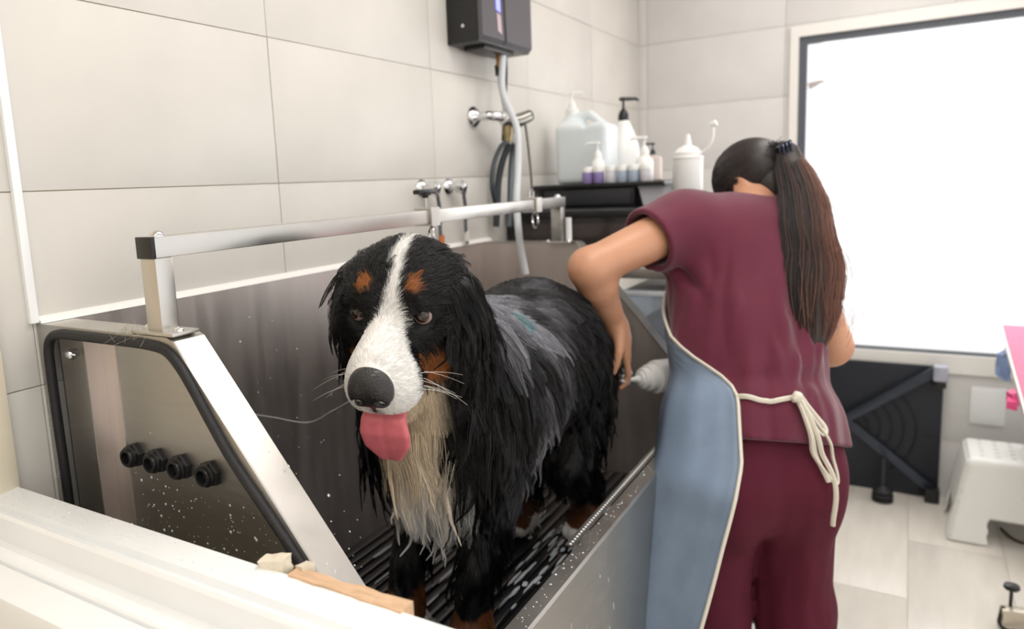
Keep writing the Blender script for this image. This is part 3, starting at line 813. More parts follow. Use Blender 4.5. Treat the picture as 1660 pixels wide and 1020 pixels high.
# squeeze bottle with its bent cap strap
sx, sy, sz_ = 2.42, .605, 1.342
r = root('squeeze_bottle', (sx, sy, sz_), 'white squeeze bottle with conical nozzle and long bent strap cap', 'bottle')
MB().lathe((sx, sy, sz_), [(.043, 0), (.046, .004), (.047, .14), (.047, .146), (.049, .147), (.049, .151), (.044, .153), (.044, .166), (.040, .168), (.030, .180), (.012, .188), (.010, .20), (.0065, .222), (.004, .223)], n=28).build('body', white_b, r)
MB().tube(spline([(sx - .01, sy - .042, sz_ + .158), (sx - .012, sy - .06, sz_ + .17), (sx - .014, sy - .078, sz_ + .20), (sx - .014, sy - .082, sz_ + .245), (sx - .014, sy - .088, sz_ + .252)], 6), .0055, 10).lathe((sx - .014, sy - .082, sz_ + .247), [(.008, -.008), (.010, -.004), (.010, .008), (.006, .011)], (0, -.9, .4), 12).build('cap_strap', white_b, r)

# ------------------------------------------------------------------ right-hand side: folded table, stool, pink table
r = root('folded_table', (3.58, .12, 0), 'folded black grooming table with crossed legs leaning under the window', 'table')
bt = mat('ribbed_black_board', (27, 32, 42), .5, bump=.5, bscale=14)
FY0, FY1 = -.158, .52
MB().box(3.615, 3.638, FY0, FY1, .0, .585, .004).build('board', bt, r)
def xbar(y0, z0, y1, z1, name='leg', w=.020, x=3.585, m=None):
    d = Vector((0, y1 - y0, z1 - z0)); L = d.length; d.normalize(); n = Vector((1, 0, 0)); b = n.cross(d)
    return MB().obox((x, (y0 + y1) / 2, (z0 + z1) / 2), ((1, 0, 0), d[:], b[:]), .012, L / 2, w, .003).build(name, m or mat('dark_steel_tube', (58, 62, 72), .3, .6), r)
dm = mat('leg_steel', (66, 72, 84), .3, .7)
xbar(FY0 + .03, .575, .50, .10, m=dm); xbar(FY0 + .03, .05, .50, .55, m=dm, x=3.600)
MB().box(3.555, 3.612, FY0 - .012, FY0 + .04, .535, .60, .008).build('corner_cap', mat('cap_grey', (178, 182, 196), .3, .3), r)
MB().box(3.56, 3.61, FY0 - .008, FY0 + .036, .505, .537, .006).build('foot', M['plastic_black'], r)
MB().box(3.55, 3.61, FY0 - .005, FY0 + .05, .0, .062, .008).build('foot', M['plastic_black'], r)
for k in range(5):
    MB().tube([(3.612, .16 + math.cos(a) * (.05 + .045 * k), .29 + math.sin(a) * (.05 + .045 * k)) for a in np.linspace(-.9, .9, 14)], .004, 6).tube(
        [(3.612, .16 - math.cos(a) * (.05 + .045 * k), .29 + math.sin(a) * (.05 + .045 * k)) for a in np.linspace(-.9, .9, 14)], .004, 6).build('rib', bt, r)['kind'] = 'stuff'
r = root('spring_foot', (3.50, .02, 0), 'small black ribbed rubber plunger standing on the floor before the folded table', 'plunger')
MB().lathe((3.50, .045, 0), [(.040, 0), (.042, .010), (.034, .016), (.042, .022), (.042, .03), (.034, .036), (.040, .042), (.040, .050), (.030, .058), (.020, .066), (.012, .072)], n=20).build('bellows', M['rubber'], r)
MB().tube([(3.50, .045, .07), (3.505, .045, .19)], .009, 10).build('handle', M['plastic_dark'], r)

# step stool
r = root('step_stool', (3.39, -.47, 0), 'white plastic step stool with a pierced top on the pale floor', 'stool')
st = mat('stool_white', (238, 237, 233), .35)
SX0, SX1, SY0, SY1, SH = 3.24, 3.54, -.76, -.185, .325
def stool_sdf(p):
    cx_, cy_ = (SX0 + SX1) / 2, (SY0 + SY1) / 2
    q = p - np.array([cx_, cy_, 0], np.float32)
    zf = np.clip(q[:, 2] / SH, 0, 1)
    hx = .18 - .045 * zf; hy = .30 - .055 * zf
    def rbox(ex, ey, z0, z1, rr):
        a = np.stack([np.abs(q[:, 0]) - ex + rr, np.abs(q[:, 1]) - ey + rr, np.abs(q[:, 2] - (z0 + z1) / 2) - (z1 - z0) / 2 + rr], 1)
        return np.sqrt((np.maximum(a, 0) ** 2).sum(1)) + np.minimum(a.max(1), 0) - rr
    d = rbox(hx, hy, -.03, SH, .022)
    d = np.maximum(d, -rbox(hx - .008, hy - .008, -.2, SH - .010, .012))
    arch1 = np.maximum(np.abs(q[:, 1]) - .165, q[:, 2] - .10)
    arch2 = np.maximum(np.abs(q[:, 0]) - .075, q[:, 2] - .105)
    d = smax(d, -arch1, .012); d = smax(d, -arch2, .012)
    return np.maximum(d, -q[:, 2] + .001)
V, F = sdf_mesh(stool_sdf, (3.18, -.82, -.006), (3.60, -.13, .36), .006)
np_mesh('body', smooth_v(V, F, 1), F, st, r)
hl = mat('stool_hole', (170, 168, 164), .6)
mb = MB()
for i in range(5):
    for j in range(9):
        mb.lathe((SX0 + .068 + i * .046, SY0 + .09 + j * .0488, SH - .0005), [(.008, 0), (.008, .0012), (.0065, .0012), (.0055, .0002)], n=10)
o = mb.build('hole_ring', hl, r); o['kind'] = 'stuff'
hose('floor_cable', 'dark cable coiled on the floor beneath the white step stool', [(3.4, -.36, .006), (3.32, -.39, .006), (3.3, -.43, .006), (3.36, -.48, .006), (3.42, -.52, .006), (3.45, -.6, .006)], .005, mat('cable_brown', (70, 52, 42), .5), 'cable')

# pink-topped grooming table at the right edge
r = root('grooming_table', (2.55, -.62, 0), 'grooming table with a pink top and white edge at the right', 'table')
pk = mat('pink_mat', (245, 128, 160), .75, spec=.15, bump=.2, bscale=120, var=.03, vscale=30)
ty = lambda x: -.302 + (3.235 - x) * .05
tp = [(3.235, -.302), (2.05, -.250), (2.02, -.85), (3.21, -.90)]
MB().prism(tp, .830, .846, 'xy').build('table_top', M['white_paint'], r)
c_ = Vector((sum(a for a, b in tp) / 4, sum(b for a, b in tp) / 4))
MB().prism([tuple(Vector(q) + (c_ - Vector(q)).normalized() * .014) for q in tp], .846, .851, 'xy').build('pink_mat', pk, r)
MB().ring([(-.84, .10), (-.48, .10), (-.48, .83), (-.84, .83)], [(-.81, .13), (-.51, .13), (-.51, .80), (-.81, .80)], 3.0, 3.03).build('leg_frame', M['plastic_dark'], r)
MB().ring([(-.84, .10), (-.48, .10), (-.48, .83), (-.84, .83)], [(-.81, .13), (-.51, .13), (-.51, .80), (-.81, .80)], 2.2, 2.23).build('leg_frame', M['plastic_dark'], r)
for x_ in (2.215, 3.015):
    for y_ in (-.50, -.82):
        MB().lathe((x_, y_, 0), [(.02, 0), (.022, .01), (.018, .10)], n=14).build('foot', M['plastic_black'], r)
mb = MB(); mb.bm(chunk((2.40, -.262, .805), .016, .011, .016, .3, 22)); mb.bm(chunk((2.378, -.258, .790), .011, .009, .013, 1.3, 24))
mb.build('pink_bow', mat('pink_ribbon', (240, 90, 150), .5), r)
mb = MB(); mb.bm(chunk((3.17, -.312, .715), .022, .016, .05, .3, 31))
tag(rebase(mb.build('blue_cloth', mat('blue_cloth', (134, 156, 200), .7, var=.3, vscale=30, bump=.8, bscale=60)), (3.17, -.312, .67)), 'small bunched blue cloth hanging at the far corner of the pink table', 'cloth')
r = root('waste_bin', (3.4, -.58, .3255), 'dark bin standing on the white step stool at the right edge', 'bin')
MB().prism([(3.30, -.69), (3.47, -.69), (3.47, -.425), (3.30, -.425)], .3268, .345, 'xy').build('base', mat('bin_base', (150, 160, 162), .4), r)
v = [(3.31, -.68), (3.46, -.68), (3.46, -.43), (3.31, -.43)]
MB().prism(v, .345, .58, 'xy').build('body', mat('bin_black', (34, 35, 38), .3), r, smooth=False)
MB().box(3.30, 3.47, -.69, -.42, .58, .595, .004).build('rim', M['plastic_dark'], r)

# low trolley foot with a black star knob (bottom right)
r = root('floor_clamp', (2.62, -.33, 0), 'beige metal foot with a black screw knob on the floor at the bottom right', 'clamp')
bm_ = mat('beige_metal', (206, 196, 178), .3, .3)
MB().obox((2.66, -.42, .045), ((.98, .2, 0), (-.2, .98, 0), (0, 0, 1)), .022, .13, .028, .008).build('arm', bm_, r)
MB().obox((2.66, -.42, .008), ((.98, .2, 0), (-.2, .98, 0), (0, 0, 1)), .03, .13, .008, .003).build('base_bar', M['chrome'], r)
MB().tube([(2.655, -.318, .07), (2.655, -.318, .125)], .005, 10).build('screw', M['plastic_black'], r)
MB().lathe((2.655, -.318, .122), [(.006, 0), (.018, .006), (.022, .012), (.020, .020), (.010, .024)], n=18).build('knob', M['plastic_black'], r)
MB().tube(spline([(2.64, -.30, .075), (2.625, -.292, .05), (2.63, -.292, .022), (2.60, -.31, .012), (2.56, -.36, .008), (2.50, -.40, .006)], 6), .006, 8).build('hose_tail', M['rubber'], r)
#@@SECTION
# ------------------------------------------------------------------ the woman washing the dog
f_ = nrm((.766, .643, 0)); rv = nrm((.643, -.766, 0)); lv = -rv; up = np.array([0, 0, 1.])
P0 = np.array([1.69, .282, .80]); CC = np.array([1.82, .33, 1.17]); NB = np.array([1.90, .335, 1.36])
LS = np.array([1.745, .445, 1.325]); RS = np.array([1.955, .235, 1.305])
LE = np.array([1.512, .590, 1.246]); LW = np.array([1.640, .575, 1.095])
RE = np.array([1.945, .148, 1.015]); RW = np.array([1.965, .398, .955])
HC = np.array([2.00, .335, 1.395])
ua = nrm(NB - P0); ra = nrm(rv - ua * (rv @ ua)); fa_ = np.cross(ua, ra)
TR = np.array([ra, fa_, ua])
fd = nrm(.70 * f_ - .66 * up + .42 * lv); ht = nrm(up - fd * (up @ fd) + 0.0 * f_); hr = np.cross(fd, ht)
HR = np.array([hr, fd, ht])
hipL = P0 + lv * .085 + up * -.04; hipR = P0 + rv * .085 + up * -.04
knL = np.array([1.67, .365, .42]); knR = np.array([1.755, .192, .42])
anL = np.array([1.63, .345, .07]); anR = np.array([1.74, .165, .07])
WA = P0 * .52 + CC * .48

def torso(p, g=0.0):
    d = d_ell(p, P0 + up * .03 - f_ * .01, (.158 + g, .106 + g, .14 + g), np.array([rv, f_, up]))
    for s in (-1, 1):
        d = smin(d, d_ell(p, P0 - f_ * .048 + rv * s * .075 - up * .03, (.090 + g, .090 + g, .105 + g), np.array([rv, f_, up])), .05)
    d = smin(d, d_ell(p, WA, (.140 + g, .100 + g, .16 + g), TR), .10)
    d = smin(d, d_ell(p, CC - ua * .01, (.158 + g, .112 + g, .19 + g), TR), .10)
    d = smin(d, d_cap(p, LS - ua * .01, RS - ua * .01, .052 + g, .052 + g), .09)
    return d
def legs(p, g=0.0, k=.02):
    l = smin(d_cap(p, hipL, knL, .092 + g, .060 + g), d_cap(p, knL, anL, .064 + g * 1.3, .042 + g * 1.6), .03)
    r = smin(d_cap(p, hipR, knR, .092 + g, .060 + g), d_cap(p, knR, anR, .064 + g * 1.3, .042 + g * 1.6), .03)
    return smin(l, r, k)
def finger(p, base, pts, r0, r1):
    n = len(pts); rs = np.linspace(r0, r1, n + 1)
    return d_pline(p, [base] + list(pts), rs)
def hand_sdf(p, W, d0, side, palm_n, curl=.6, L=1.0):
    """W wrist, d0 fingers' direction, side = towards the thumb, palm_n = palm's normal"""
    d0 = nrm(d0); side = nrm(side - d0 * (side @ d0)); palm_n = nrm(palm_n - d0 * (palm_n @ d0) - side * (palm_n @ side))
    R3 = np.array([side, d0, palm_n])
    K = W + d0 * .082
    d = d_ell(p, W + d0 * .045, (.040, .056, .016), R3)
    d = smin(d, d_cap(p, W, W + d0 * .03, .024, .022), .03)
    for i, (o, ln) in enumerate(((.028, .066), (.009, .074), (-.010, .068), (-.027, .053))):
        b = K + side * o * 1.0
        a = d0; pts = []; q = b.copy(); th = 0
        for s_, l_ in enumerate((.46, .31, .23)):
            th += curl * (.55 + .25 * s_)
            v = a * math.cos(th) + palm_n * math.sin(th) + side * o * 1.2
            q = q + nrm(v) * ln * l_ * L; pts.append(q)
        d = smin(d, finger(p, b - d0 * .02, pts, .0095, .0068), .008)
    tb = W + d0 * .022 + side * .026
    t1 = tb + nrm(d0 * .7 + side * .75 + palm_n * .35) * .036
    t2 = t1 + nrm(d0 * .9 + side * .25 + palm_n * .55) * .030
    t3 = t2 + nrm(d0 * .95 + palm_n * .6) * .022
    return smin(d, finger(p, tb - d0 * .01, [t1, t2, t3], .0125, .008), .012)
LHd = nrm(np.array([1.672, .555, .995]) - LW)
def arms(p):
    d = smin(d_cap(p, LS, LE, .056, .043), d_cap(p, LE, LE * .72 + LW * .28, .041, .041), .025)
    d = smin(d, d_cap(p, LE * .72 + LW * .28, LW, .041, .0245), .02)
    d = smin(d, hand_sdf(p, LW, LHd, np.array([-.45, -.2, -.1]), np.array([-.3, .95, 0]), .42, 1.2), .015)
    e = smin(d_cap(p, RS, RE, .058, .047), d_cap(p, RE, RE * .7 + RW * .3, .046, .043), .03)
    e = smin(e, d_cap(p, RE * .7 + RW * .3, RW, .043, .026), .02)
    e = smin(e, hand_sdf(p, RW, np.array([-.80, .50, .0]), np.array([.0, -.1, 1.0]), np.array([-.5, -.8, 0]), .80), .015)
    return np.minimum(d, e)
def head_sdf(p):
    def H(x, y, z): return HC + hr * x + fd * y + ht * z
    d = d_ell(p, H(0, -.012, .02), (.074, .092, .088), HR)
    d = smin(d, d_ell(p, H(0, .035, -.045), (.055, .052, .068), HR), .03)
    d = smin(d, d_ell(p, H(0, .055, -.092), (.026, .028, .022), HR), .03)           # chin
    d = smin(d, d_cap(p, H(0, .086, .008), H(0, .103, -.032), .009, .014), .012)     # nose
    for s in (-1, 1):
        d = smax(d, -d_ell(p, H(s * .031, .095, .008), (.018, .016, .012), HR), .012)
        d = smin(d, d_ell(p, H(s * .031, .078, .006), (.0125, .0125, .0125), HR), .002)
        d = smin(d, d_ell(p, H(s * .080, -.016, .008), (.009, .020, .033), HR), .006)      # ears
        d = smax(d, -d_ell(p, H(s * .090, -.012, .010), (.006, .010, .018), HR), .004)
    d = smin(d, d_ell(p, H(0, .084, -.060), (.024, .010, .006), HR), .006)
    d = smin(d, d_ell(p, H(0, .083, -.071), (.020, .010, .007), HR), .006)
    return d
def skin_sdf(p):
    d = torso(p); d = smin(d, legs(p), .04)
    d = smin(d, d_cap(p, NB - ua * .03, HC - fd * .02 - ht * .02, .056, .050), .04)
    d = smin(d, head_sdf(p), .02)
    d = smin(d, arms(p), .025)
    for a, t in ((anL, (1.76, .41, .03)), (anR, (1.86, .265, .03))):
        d = smin(d, d_cap(p, a - up * .03, t, .036, .028), .03)
    return np.maximum(d, -p[:, 2] + .006)
woman = root('person', (1.70, .25, 0), 'woman in burgundy scrubs and blue apron bending over the bath, seen from behind', 'person')
skin = mat('skin', (198, 146, 116), .45, sss=.12, var=.05, vscale=9, bump=.08, bscale=220)
V, F = sdf_mesh(skin_sdf, (1.44, -.02, 0), (2.16, .72, 1.53), .006)
body = np_mesh('body', smooth_v(V, F, 1, .4), F, skin, woman)

# clothing
def fold(p, a, b, w, amp):
    a = np.asarray(a); b = np.asarray(b); ba = b - a
    t = np.clip(((p - a) @ ba) / (ba @ ba), 0, 1); q = p - a - t[:, None] * ba
    return amp * np.exp(-(q * q).sum(1) / (w * w)) * np.sin(np.pi * np.clip(t, .03, .97)) ** .5
def drape(p, amp, seed):
    q = p - P0; h = q @ ua; x = q @ ra; y = q @ fa_
    ph = np.arctan2(x, y)
    P = np.stack([np.cos(ph) * .75, np.sin(ph) * .75, h * .9], 1); P2 = np.stack([np.cos(ph) * 1.9, np.sin(ph) * 1.9, h * 1.1], 1)
    return amp * (noise3(P, seed, 3) + .45 * (1 - 2 * np.abs(noise3(P2, seed + 1, 1)))) * np.clip((.50 - h) / .12, 0, 1)
def top_raw(p):
    d = torso(p, .020)
    q = p - P0; h = q @ ua
    # loose back: fills the hollow above the waist a little
    d = smin(d, d_ell(p, WA - fa_ * .035 + ua * .02, (.150, .085, .20), TR), .08)
    d = smin(d, d_ell(p, P0 + ua * .10 - fa_ * .012, (.180, .150, .13), TR), .06)
    return d
LA = nrm(LE - LS); RA = nrm(RE - RS)
def top_sdf(p):
    d = top_raw(p)
    for J, A, L_, r2 in ((LS, LA, .115, .079), (RS, RA, .135, .079)):
        d = smin(d, smax(d_cap(p, J, J + A * .30, .076, r2), (p - (J + A * L_)) @ A, .004), .045)
    d = d + drape(p, .009, 21)
    hq = (p - P0) @ ua
    d = d + .009 * np.exp(-((hq - .165) / .035) ** 2)
    kn_ = np.array([1.62, .208, .955])
    for dv_, wv_, av_ in (((.03, .06, .10), .012, .010), ((.02, .02, .16), .011, .009), ((.06, -.04, .13), .012, .010), ((-.02, .10, .02), .010, .008), ((-.01, .07, -.07), .012, .009), ((0, .02, -.085), .011, .009), ((.05, -.06, .03), .014, .010)):
        d = d - fold(p, kn_, kn_ + np.array(dv_), wv_, av_)
    d = d - fold(p, (1.60, .30, 1.02), (1.72, .16, 1.03), .022, .018) - fold(p, (1.62, .24, .98), (1.76, .12, 1.08), .018, .012) + fold(p, (1.60, .27, 1.0), (1.72, .14, 1.05), .014, .010)
    d = d - fold(p, (1.70, .20, 1.22), (1.64, .22, 1.0), .018, .013) - fold(p, (1.76, .13, 1.2), (1.70, .13, 1.02), .02, .014) - fold(p, (1.66, .30, 1.2), (1.61, .30, 1.02), .016, .011)
    d = d + fold(p, LS + LA * .06 - up * .05, (1.68, .34, 1.12), .016, .012) - fold(p, LS + up * .03, (1.66, .36, 1.16), .015, .008)
    hh = (p - np.array([1.62, .21, .868])) @ ua
    d = d - .010 * np.clip((.09 - hh) / .09, 0, 1)
    d = smax(d, -hh, .003)                       # hem
    arm = np.minimum(d_cap(p, LS + LA * .06, LS + LA * .17, .064, .062), d_cap(p, RS + RA * .08, RS + RA * .19, .066, .065))
    d = smax(d, -arm, .004)
    d = smax(d, -d_cap(p, NB + ua * .015, HC + up * .05, .066, .085), .01)              # neckline
    inner = np.maximum(torso(p, .004), -((p - np.array([1.62, .21, .83])) @ ua))
    h = (p - np.array([1.62, .21, .868])) @ ua
    d = np.where(h < .05, smax(d, -torso(p, .012), .004), d)
    return d
scrub = mat('burgundy_cloth', (98, 34, 55), .72, var=.06, vscale=12, bump=.12, bscale=420, spec=.25)
scrub.node_tree.nodes['Principled BSDF'].inputs['Sheen Weight'].default_value = .25
V, F = sdf_mesh(top_sdf, (1.52, .0, .82), (2.12, .62, 1.45), .0046)
top = np_mesh('scrub_top', smooth_v(V, F, 1, .4), F, scrub, woman)

def trouser_sdf(p):
    g = .010
    d = d_ell(p, P0 + up * .03 - f_ * .01, (.158 + g, .106 + g, .14 + g), np.array([rv, f_, up]))
    for s in (-1, 1):
        d = smin(d, d_ell(p, P0 - f_ * .052 + rv * s * .075 - up * .04, (.090 + g, .090 + g, .13 + g), np.array([rv, f_, up])), .06)
    d = smin(d, legs(p, .020, .012), .055)
    q = p - np.array([1.72, .25, 0]); ph = np.arctan2(q[:, 1], q[:, 0])
    d = d + .009 * noise3(np.stack([np.cos(ph) * .6, np.sin(ph) * .6, p[:, 2] * 1.1], 1), 33, 3)
    d = d - fold(p, (1.62, .18, .70), (1.60, .26, .66), .014, .011) - fold(p, (1.66, .17, .66), (1.70, .14, .45), .016, .012)
    d = smax(d, -(p[:, 2] - .055), .004)
    d = np.maximum(d, (p - np.array([1.62, .21, .93])) @ ua)
    return d
V, F = sdf_mesh(trouser_sdf, (1.48, -.03, .04), (1.98, .50, .97), .007)
scrub2 = mat('burgundy_trousers', (88, 28, 46), .75, var=.06, vscale=12, bump=.12, bscale=420, spec=.2)
trs = np_mesh('trousers', smooth_v(V, F, 1, .4), F, scrub2, woman)
# shoes
for a, t in ((anL, np.array([1.77, .42, .03])), (anR, np.array([1.87, .275, .03]))):
    def shoe(p, a=a, t=t):
        b = a * np.array([1, 1, 0]) + up * .045 - nrm((t - a) * np.array([1, 1, 0])) * .03
        d = smin(d_cap(p, b, t + up * .012, .044, .038), d_cap(p, a - up * .01, a + up * .015, .046, .046), .03)
        return smax(d, -(p[:, 2] - .001), .006)
    V, F = sdf_mesh(shoe, (min(a[0], t[0]) - .1, min(a[1], t[1]) - .1, -.006), (max(a[0], t[0]) + .06, max(a[1], t[1]) + .06, .12), .008)
    np_mesh('shoe', smooth_v(V, F, 2), F, mat('white_shoe', (225, 225, 225), .5), woman)

# apron: a sheet that wraps the front of the clothed figure and hangs free below the hips
def clothed(p): return np.minimum(np.minimum(top_sdf(p), trouser_sdf(p)), smin(torso(p, .02), legs(p, .024), .03))
def axis_pt(z):
    return np.where((z > P0[2])[:, None], P0 + ua * ((z - P0[2]) / ua[2])[:, None], np.stack([np.full_like(z, P0[0]), np.full_like(z, P0[1]), z], 1))
def wrap(z, phi, gap):
    """radius at which a ray from outside meets the clothes"""
    c = axis_pt(z); d = np.cos(phi)[:, None] * f_ + np.sin(phi)[:, None] * lv
    r = np.full_like(z, .45)
    for _ in range(50):
        s = clothed((c + d * r[:, None]).astype(np.float32)); r = np.maximum(r - np.clip(s - gap, -.01, .05) * .7, .05)
    return c, d, r
NZ, NP = 64, 48
zz = np.linspace(1.25, .24, NZ)
def edge_phi(z, side):
    e = np.interp(z, [.24, .45, .70, .86, .975, 1.00, 1.04, 1.08, 1.13, 1.18, 1.25], np.radians([124, 130, 139, 146, 144, 138, 116, 92, 70, 54, 40]))
    return e if side > 0 else -np.minimum(e, np.radians(62))
Z = np.repeat(zz, NP); u = np.tile(np.linspace(0, 1, NP), NZ)
eL = edge_phi(zz, 1); eR = edge_phi(zz, -1)
PHI = np.repeat(eR, NP) + (np.repeat(eL, NP) - np.repeat(eR, NP)) * u
c_, d_, r_ = wrap(Z, PHI, .006)
r_ = r_.reshape(NZ, NP)
for k in range(1, NZ):
    if zz[k] < .97:
        r_[k] = np.maximum(r_[k], r_[k - 1] + .0012 + .0022 * np.clip(np.linspace(-.6, 1, NP), 0, 1) + .0009 * np.sin(np.linspace(0, 9, NP)))
r_ = r_ + .004 * np.sin(np.linspace(0, 26, NP))[None, :] * np.clip((.9 - zz) / .5, 0, 1)[:, None]
APV = (c_ + d_ * r_.reshape(-1)[:, None]).astype(np.float32)
ii = np.arange(NZ - 1)[:, None] * NP + np.arange(NP - 1)[None, :]
APF = np.stack([ii, ii + 1, ii + NP + 1, ii + NP], -1).reshape(-1, 4)
apron_m = mat('waxed_blue_apron', (132, 150, 174), .45, var=.16, vscale=7, bump=.25, bscale=18, spec=.35)
apron = np_mesh('apron', APV, APF, apron_m, woman)
md = apron.modifiers.new('thickness', 'SOLIDIFY'); md.thickness = .002; md.offset = 0
bind = mat('off_white_binding', (226, 220, 206), .7, bump=.3, bscale=300)
G = APV.reshape(NZ, NP, 3)
MB().tube([tuple(G[k, -1]) for k in range(NZ)], .0065, 8, flat=.6).build('binding', bind, apron)
MB().tube([tuple(G[k, 0]) for k in range(NZ)], .0065, 8, flat=.6).build('binding', bind, apron)
MB().tube([tuple(G[0, k]) for k in range(NP)], .0055, 8, flat=.6).build('binding', bind, apron)
MB().tube([tuple(G[0, 3])] + spline([tuple(LS * .35 + RS * .65 + f_ * .1 + up * .05), tuple(NB + rv * .06 + up * .0), tuple(NB - f_ * .045 - up * .01), tuple(NB + lv * .06 + up * .0), tuple(LS * .65 + RS * .35 + f_ * .1 + up * .05)], 6) + [tuple(G[0, -4])], .005, 8).build('neck_strap', bind, apron)
def snap(pts, gap, it=12):
    p = np.array([tuple(q) for q in pts], np.float32)
    for _ in range(it):
        e = .004; s = clothed(p) - gap
        g = np.stack([clothed(p + np.eye(3, dtype=np.float32)[k] * e) - clothed(p - np.eye(3, dtype=np.float32)[k] * e) for k in range(3)], 1)
        g /= np.maximum(np.linalg.norm(g, axis=1), 1e-6)[:, None]; p = p - g * np.clip(s, -.02, .02)[:, None]
    return p
kz = int(np.argmin(np.abs(zz - .978)))
a0 = G[kz, -1]; knot = snap([(1.62, .208, .955)], .014)[0]
tie = snap(spline([tuple(a0), tuple(a0 * .6 + knot * .4 - f_ * .02), tuple(knot)], 14), .007)
tie[0] = a0
MB().tube([tuple(q) for q in tie], .0055, 8, flat=.7).build('waist_tie', bind, apron)
a1 = G[kz, 0]
tie2 = snap(spline([tuple(a1), tuple(a1 * .5 + knot * .5 + rv * .06), tuple(knot)], 14), -.010); tie2[0] = a1
MB().tube([tuple(q) for q in tie2], .0055, 8, flat=.7).build('waist_tie', bind, apron)
def kp(a, b, g): return tuple(knot + ra * a * .80 - up * b - f_ * g)
MB().bm(lump(tuple(knot - f_ * .004), (.012, .012, .012), 5)).build('knot', bind, apron)
def bow(pts, nm, r=.0044, gap=.010):
    q = snap(spline([kp(*p) for p in pts], 8), gap, 8)
    for _ in range(6): q[1:-1] = (q[:-2] + q[1:-1] * 2 + q[2:]) / 4
    MB().tube([tuple(x) for x in q], r, 8, flat=.7).build(nm, bind, apron)
bow([(0, 0, 0), (.012, -.022, .01), (.034, -.010, .012), (.062, .035, .012), (.078, .062, .012), (.066, .074, .014), (.046, .052, .014), (.020, .012, .012), (0, .002, 0)], 'bow_loop')
bow([(0, 0, 0), (.012, .05, .01), (.038, .115, .012), (.078, .165, .014), (.098, .175, .014), (.100, .150, .014), (.088, .10, .014), (.050, .045, .014), (.004, .006, 0)], 'bow_loop', gap=.014)
bow([(.002, .002, 0), (.03, .055, .012), (.062, .115, .016), (.088, .17, .018), (.092, .24, .02), (.096, .268, .02)], 'tie_end', .0052, .018)
bow([(.002, .004, 0), (.022, .06, .012), (.05, .125, .014), (.075, .172, .016)], 'tie_end', .0048, .012)
#@@SECTION
# woman's hair: combed back into a long ponytail held by a clip
CL = np.array([1.962, .268, 1.478])
hair_base = mat('dark_brown_hair_base', (34, 24, 22), .5)
def cap_hair(p):
    d = d_ell(p, HC + ht * .022 - fd * .014, (.083, .098, .098), HR)
    d = smin(d, d_ell(p, HC - fd * .055 - ht * .045, (.062, .045, .06), HR), .03)
    q = (p - HC); y = q @ fd; z = q @ ht
    d = smax(d, (y * .8 - z * .6) - .012, .01)
    d = smax(d, -d_ell(p, HC - hr * .084 - fd * .008 + ht * .002, (.03, .030, .046), HR), .006)
    return smax(d, -d_ell(p, HC + hr * .084 - fd * .008 + ht * .002, (.03, .030, .046), HR), .006)
V, F = sdf_mesh(cap_hair, HC - .15, HC + .15, .005)
hair = np_mesh('hair', smooth_v(V, F, 2), F, hair_base, woman)
pts_c = np.array([CL, CL + np.array([-.016, -.016, .004]), (1.905, .232, 1.435), (1.850, .200, 1.36), (1.800, .178, 1.27), (1.765, .168, 1.19), (1.740, .165, 1.10), (1.725, .170, 1.04)])
wid = np.array([.016, .022, .040, .054, .064, .068, .060, .035]); dep = np.array([.014, .018, .026, .028, .028, .026, .022, .012])
lat = nrm((.50, -.866, 0))
def tail_sdf(p):
    d = None
    for i in range(len(pts_c) - 1):
        for t in np.linspace(0, 1, 4)[:-1]:
            c = pts_c[i] * (1 - t) + pts_c[i + 1] * t; w = wid[i] * (1 - t) + wid[i + 1] * t; e = dep[i] * (1 - t) + dep[i + 1] * t
            ax = nrm(pts_c[i + 1] - pts_c[i]); l2 = nrm(lat - ax * (lat @ ax)); k = np.cross(ax, l2)
            g = d_ell(p, c, (w * (.82 - .09 * max(0, i - 3)), e * (.8 - .1 * max(0, i - 3)), .030), np.array([l2, k, ax])); d = g if d is None else smin(d, g, .02)
    return d
V, F = sdf_mesh(tail_sdf, (1.64, .05, .99), (2.02, .34, 1.52), .006)
np_mesh('ponytail', smooth_v(V, F, 2), F, hair_base, hair)
def hair_mat(name, rough=.3, spec=.5):
    m = bpy.data.materials.new(name); m.use_nodes = True; nt = m.node_tree; b = nt.nodes['Principled BSDF']
    a = nt.nodes.new('ShaderNodeAttribute'); a.attribute_name = 'col'
    nt.links.new(a.outputs['Color'], b.inputs['Base Color'])
    b.inputs['Roughness'].default_value = rough; b.inputs['Specular IOR Level'].default_value = spec
    return m
HM = hair_mat('brown_hair_strands', .34, .55)
n = 5200; K = 14
a = RNG.uniform(0, 2 * np.pi, n); rr = np.sqrt(RNG.random(n)) * RNG.uniform(.9, 1.12, n)
ln = RNG.uniform(.72, 1.0, n) + (RNG.random(n) < .06) * .05
tt = np.linspace(0, 1, K)[None, :] * ln[:, None] * (len(pts_c) - 1)
tt = np.clip(tt, 0, len(pts_c) - 1.001); i0 = tt.astype(int); fr_ = (tt - i0)[..., None]
cc = pts_c[i0] * (1 - fr_) + pts_c[i0 + 1] * fr_
ww = wid[i0] * (1 - fr_[..., 0]) + wid[i0 + 1] * fr_[..., 0]; ee = dep[i0] * (1 - fr_[..., 0]) + dep[i0 + 1] * fr_[..., 0]
kx = np.cross(nrm(pts_c[4] - pts_c[3]), lat)
P = cc + lat * (np.cos(a) * rr)[:, None, None] * ww[..., None] + kx * (np.sin(a) * rr)[:, None, None] * ee[..., None]
s_ = np.linspace(0, 1, K)[None, :, None]
P = P + (noise3(P.reshape(-1, 3) * 4.2, 5, 2).reshape(n, K, 1) * lat * .014 + noise3(P.reshape(-1, 3) * 2.6, 6, 2).reshape(n, K, 1) * up * .004) * s_
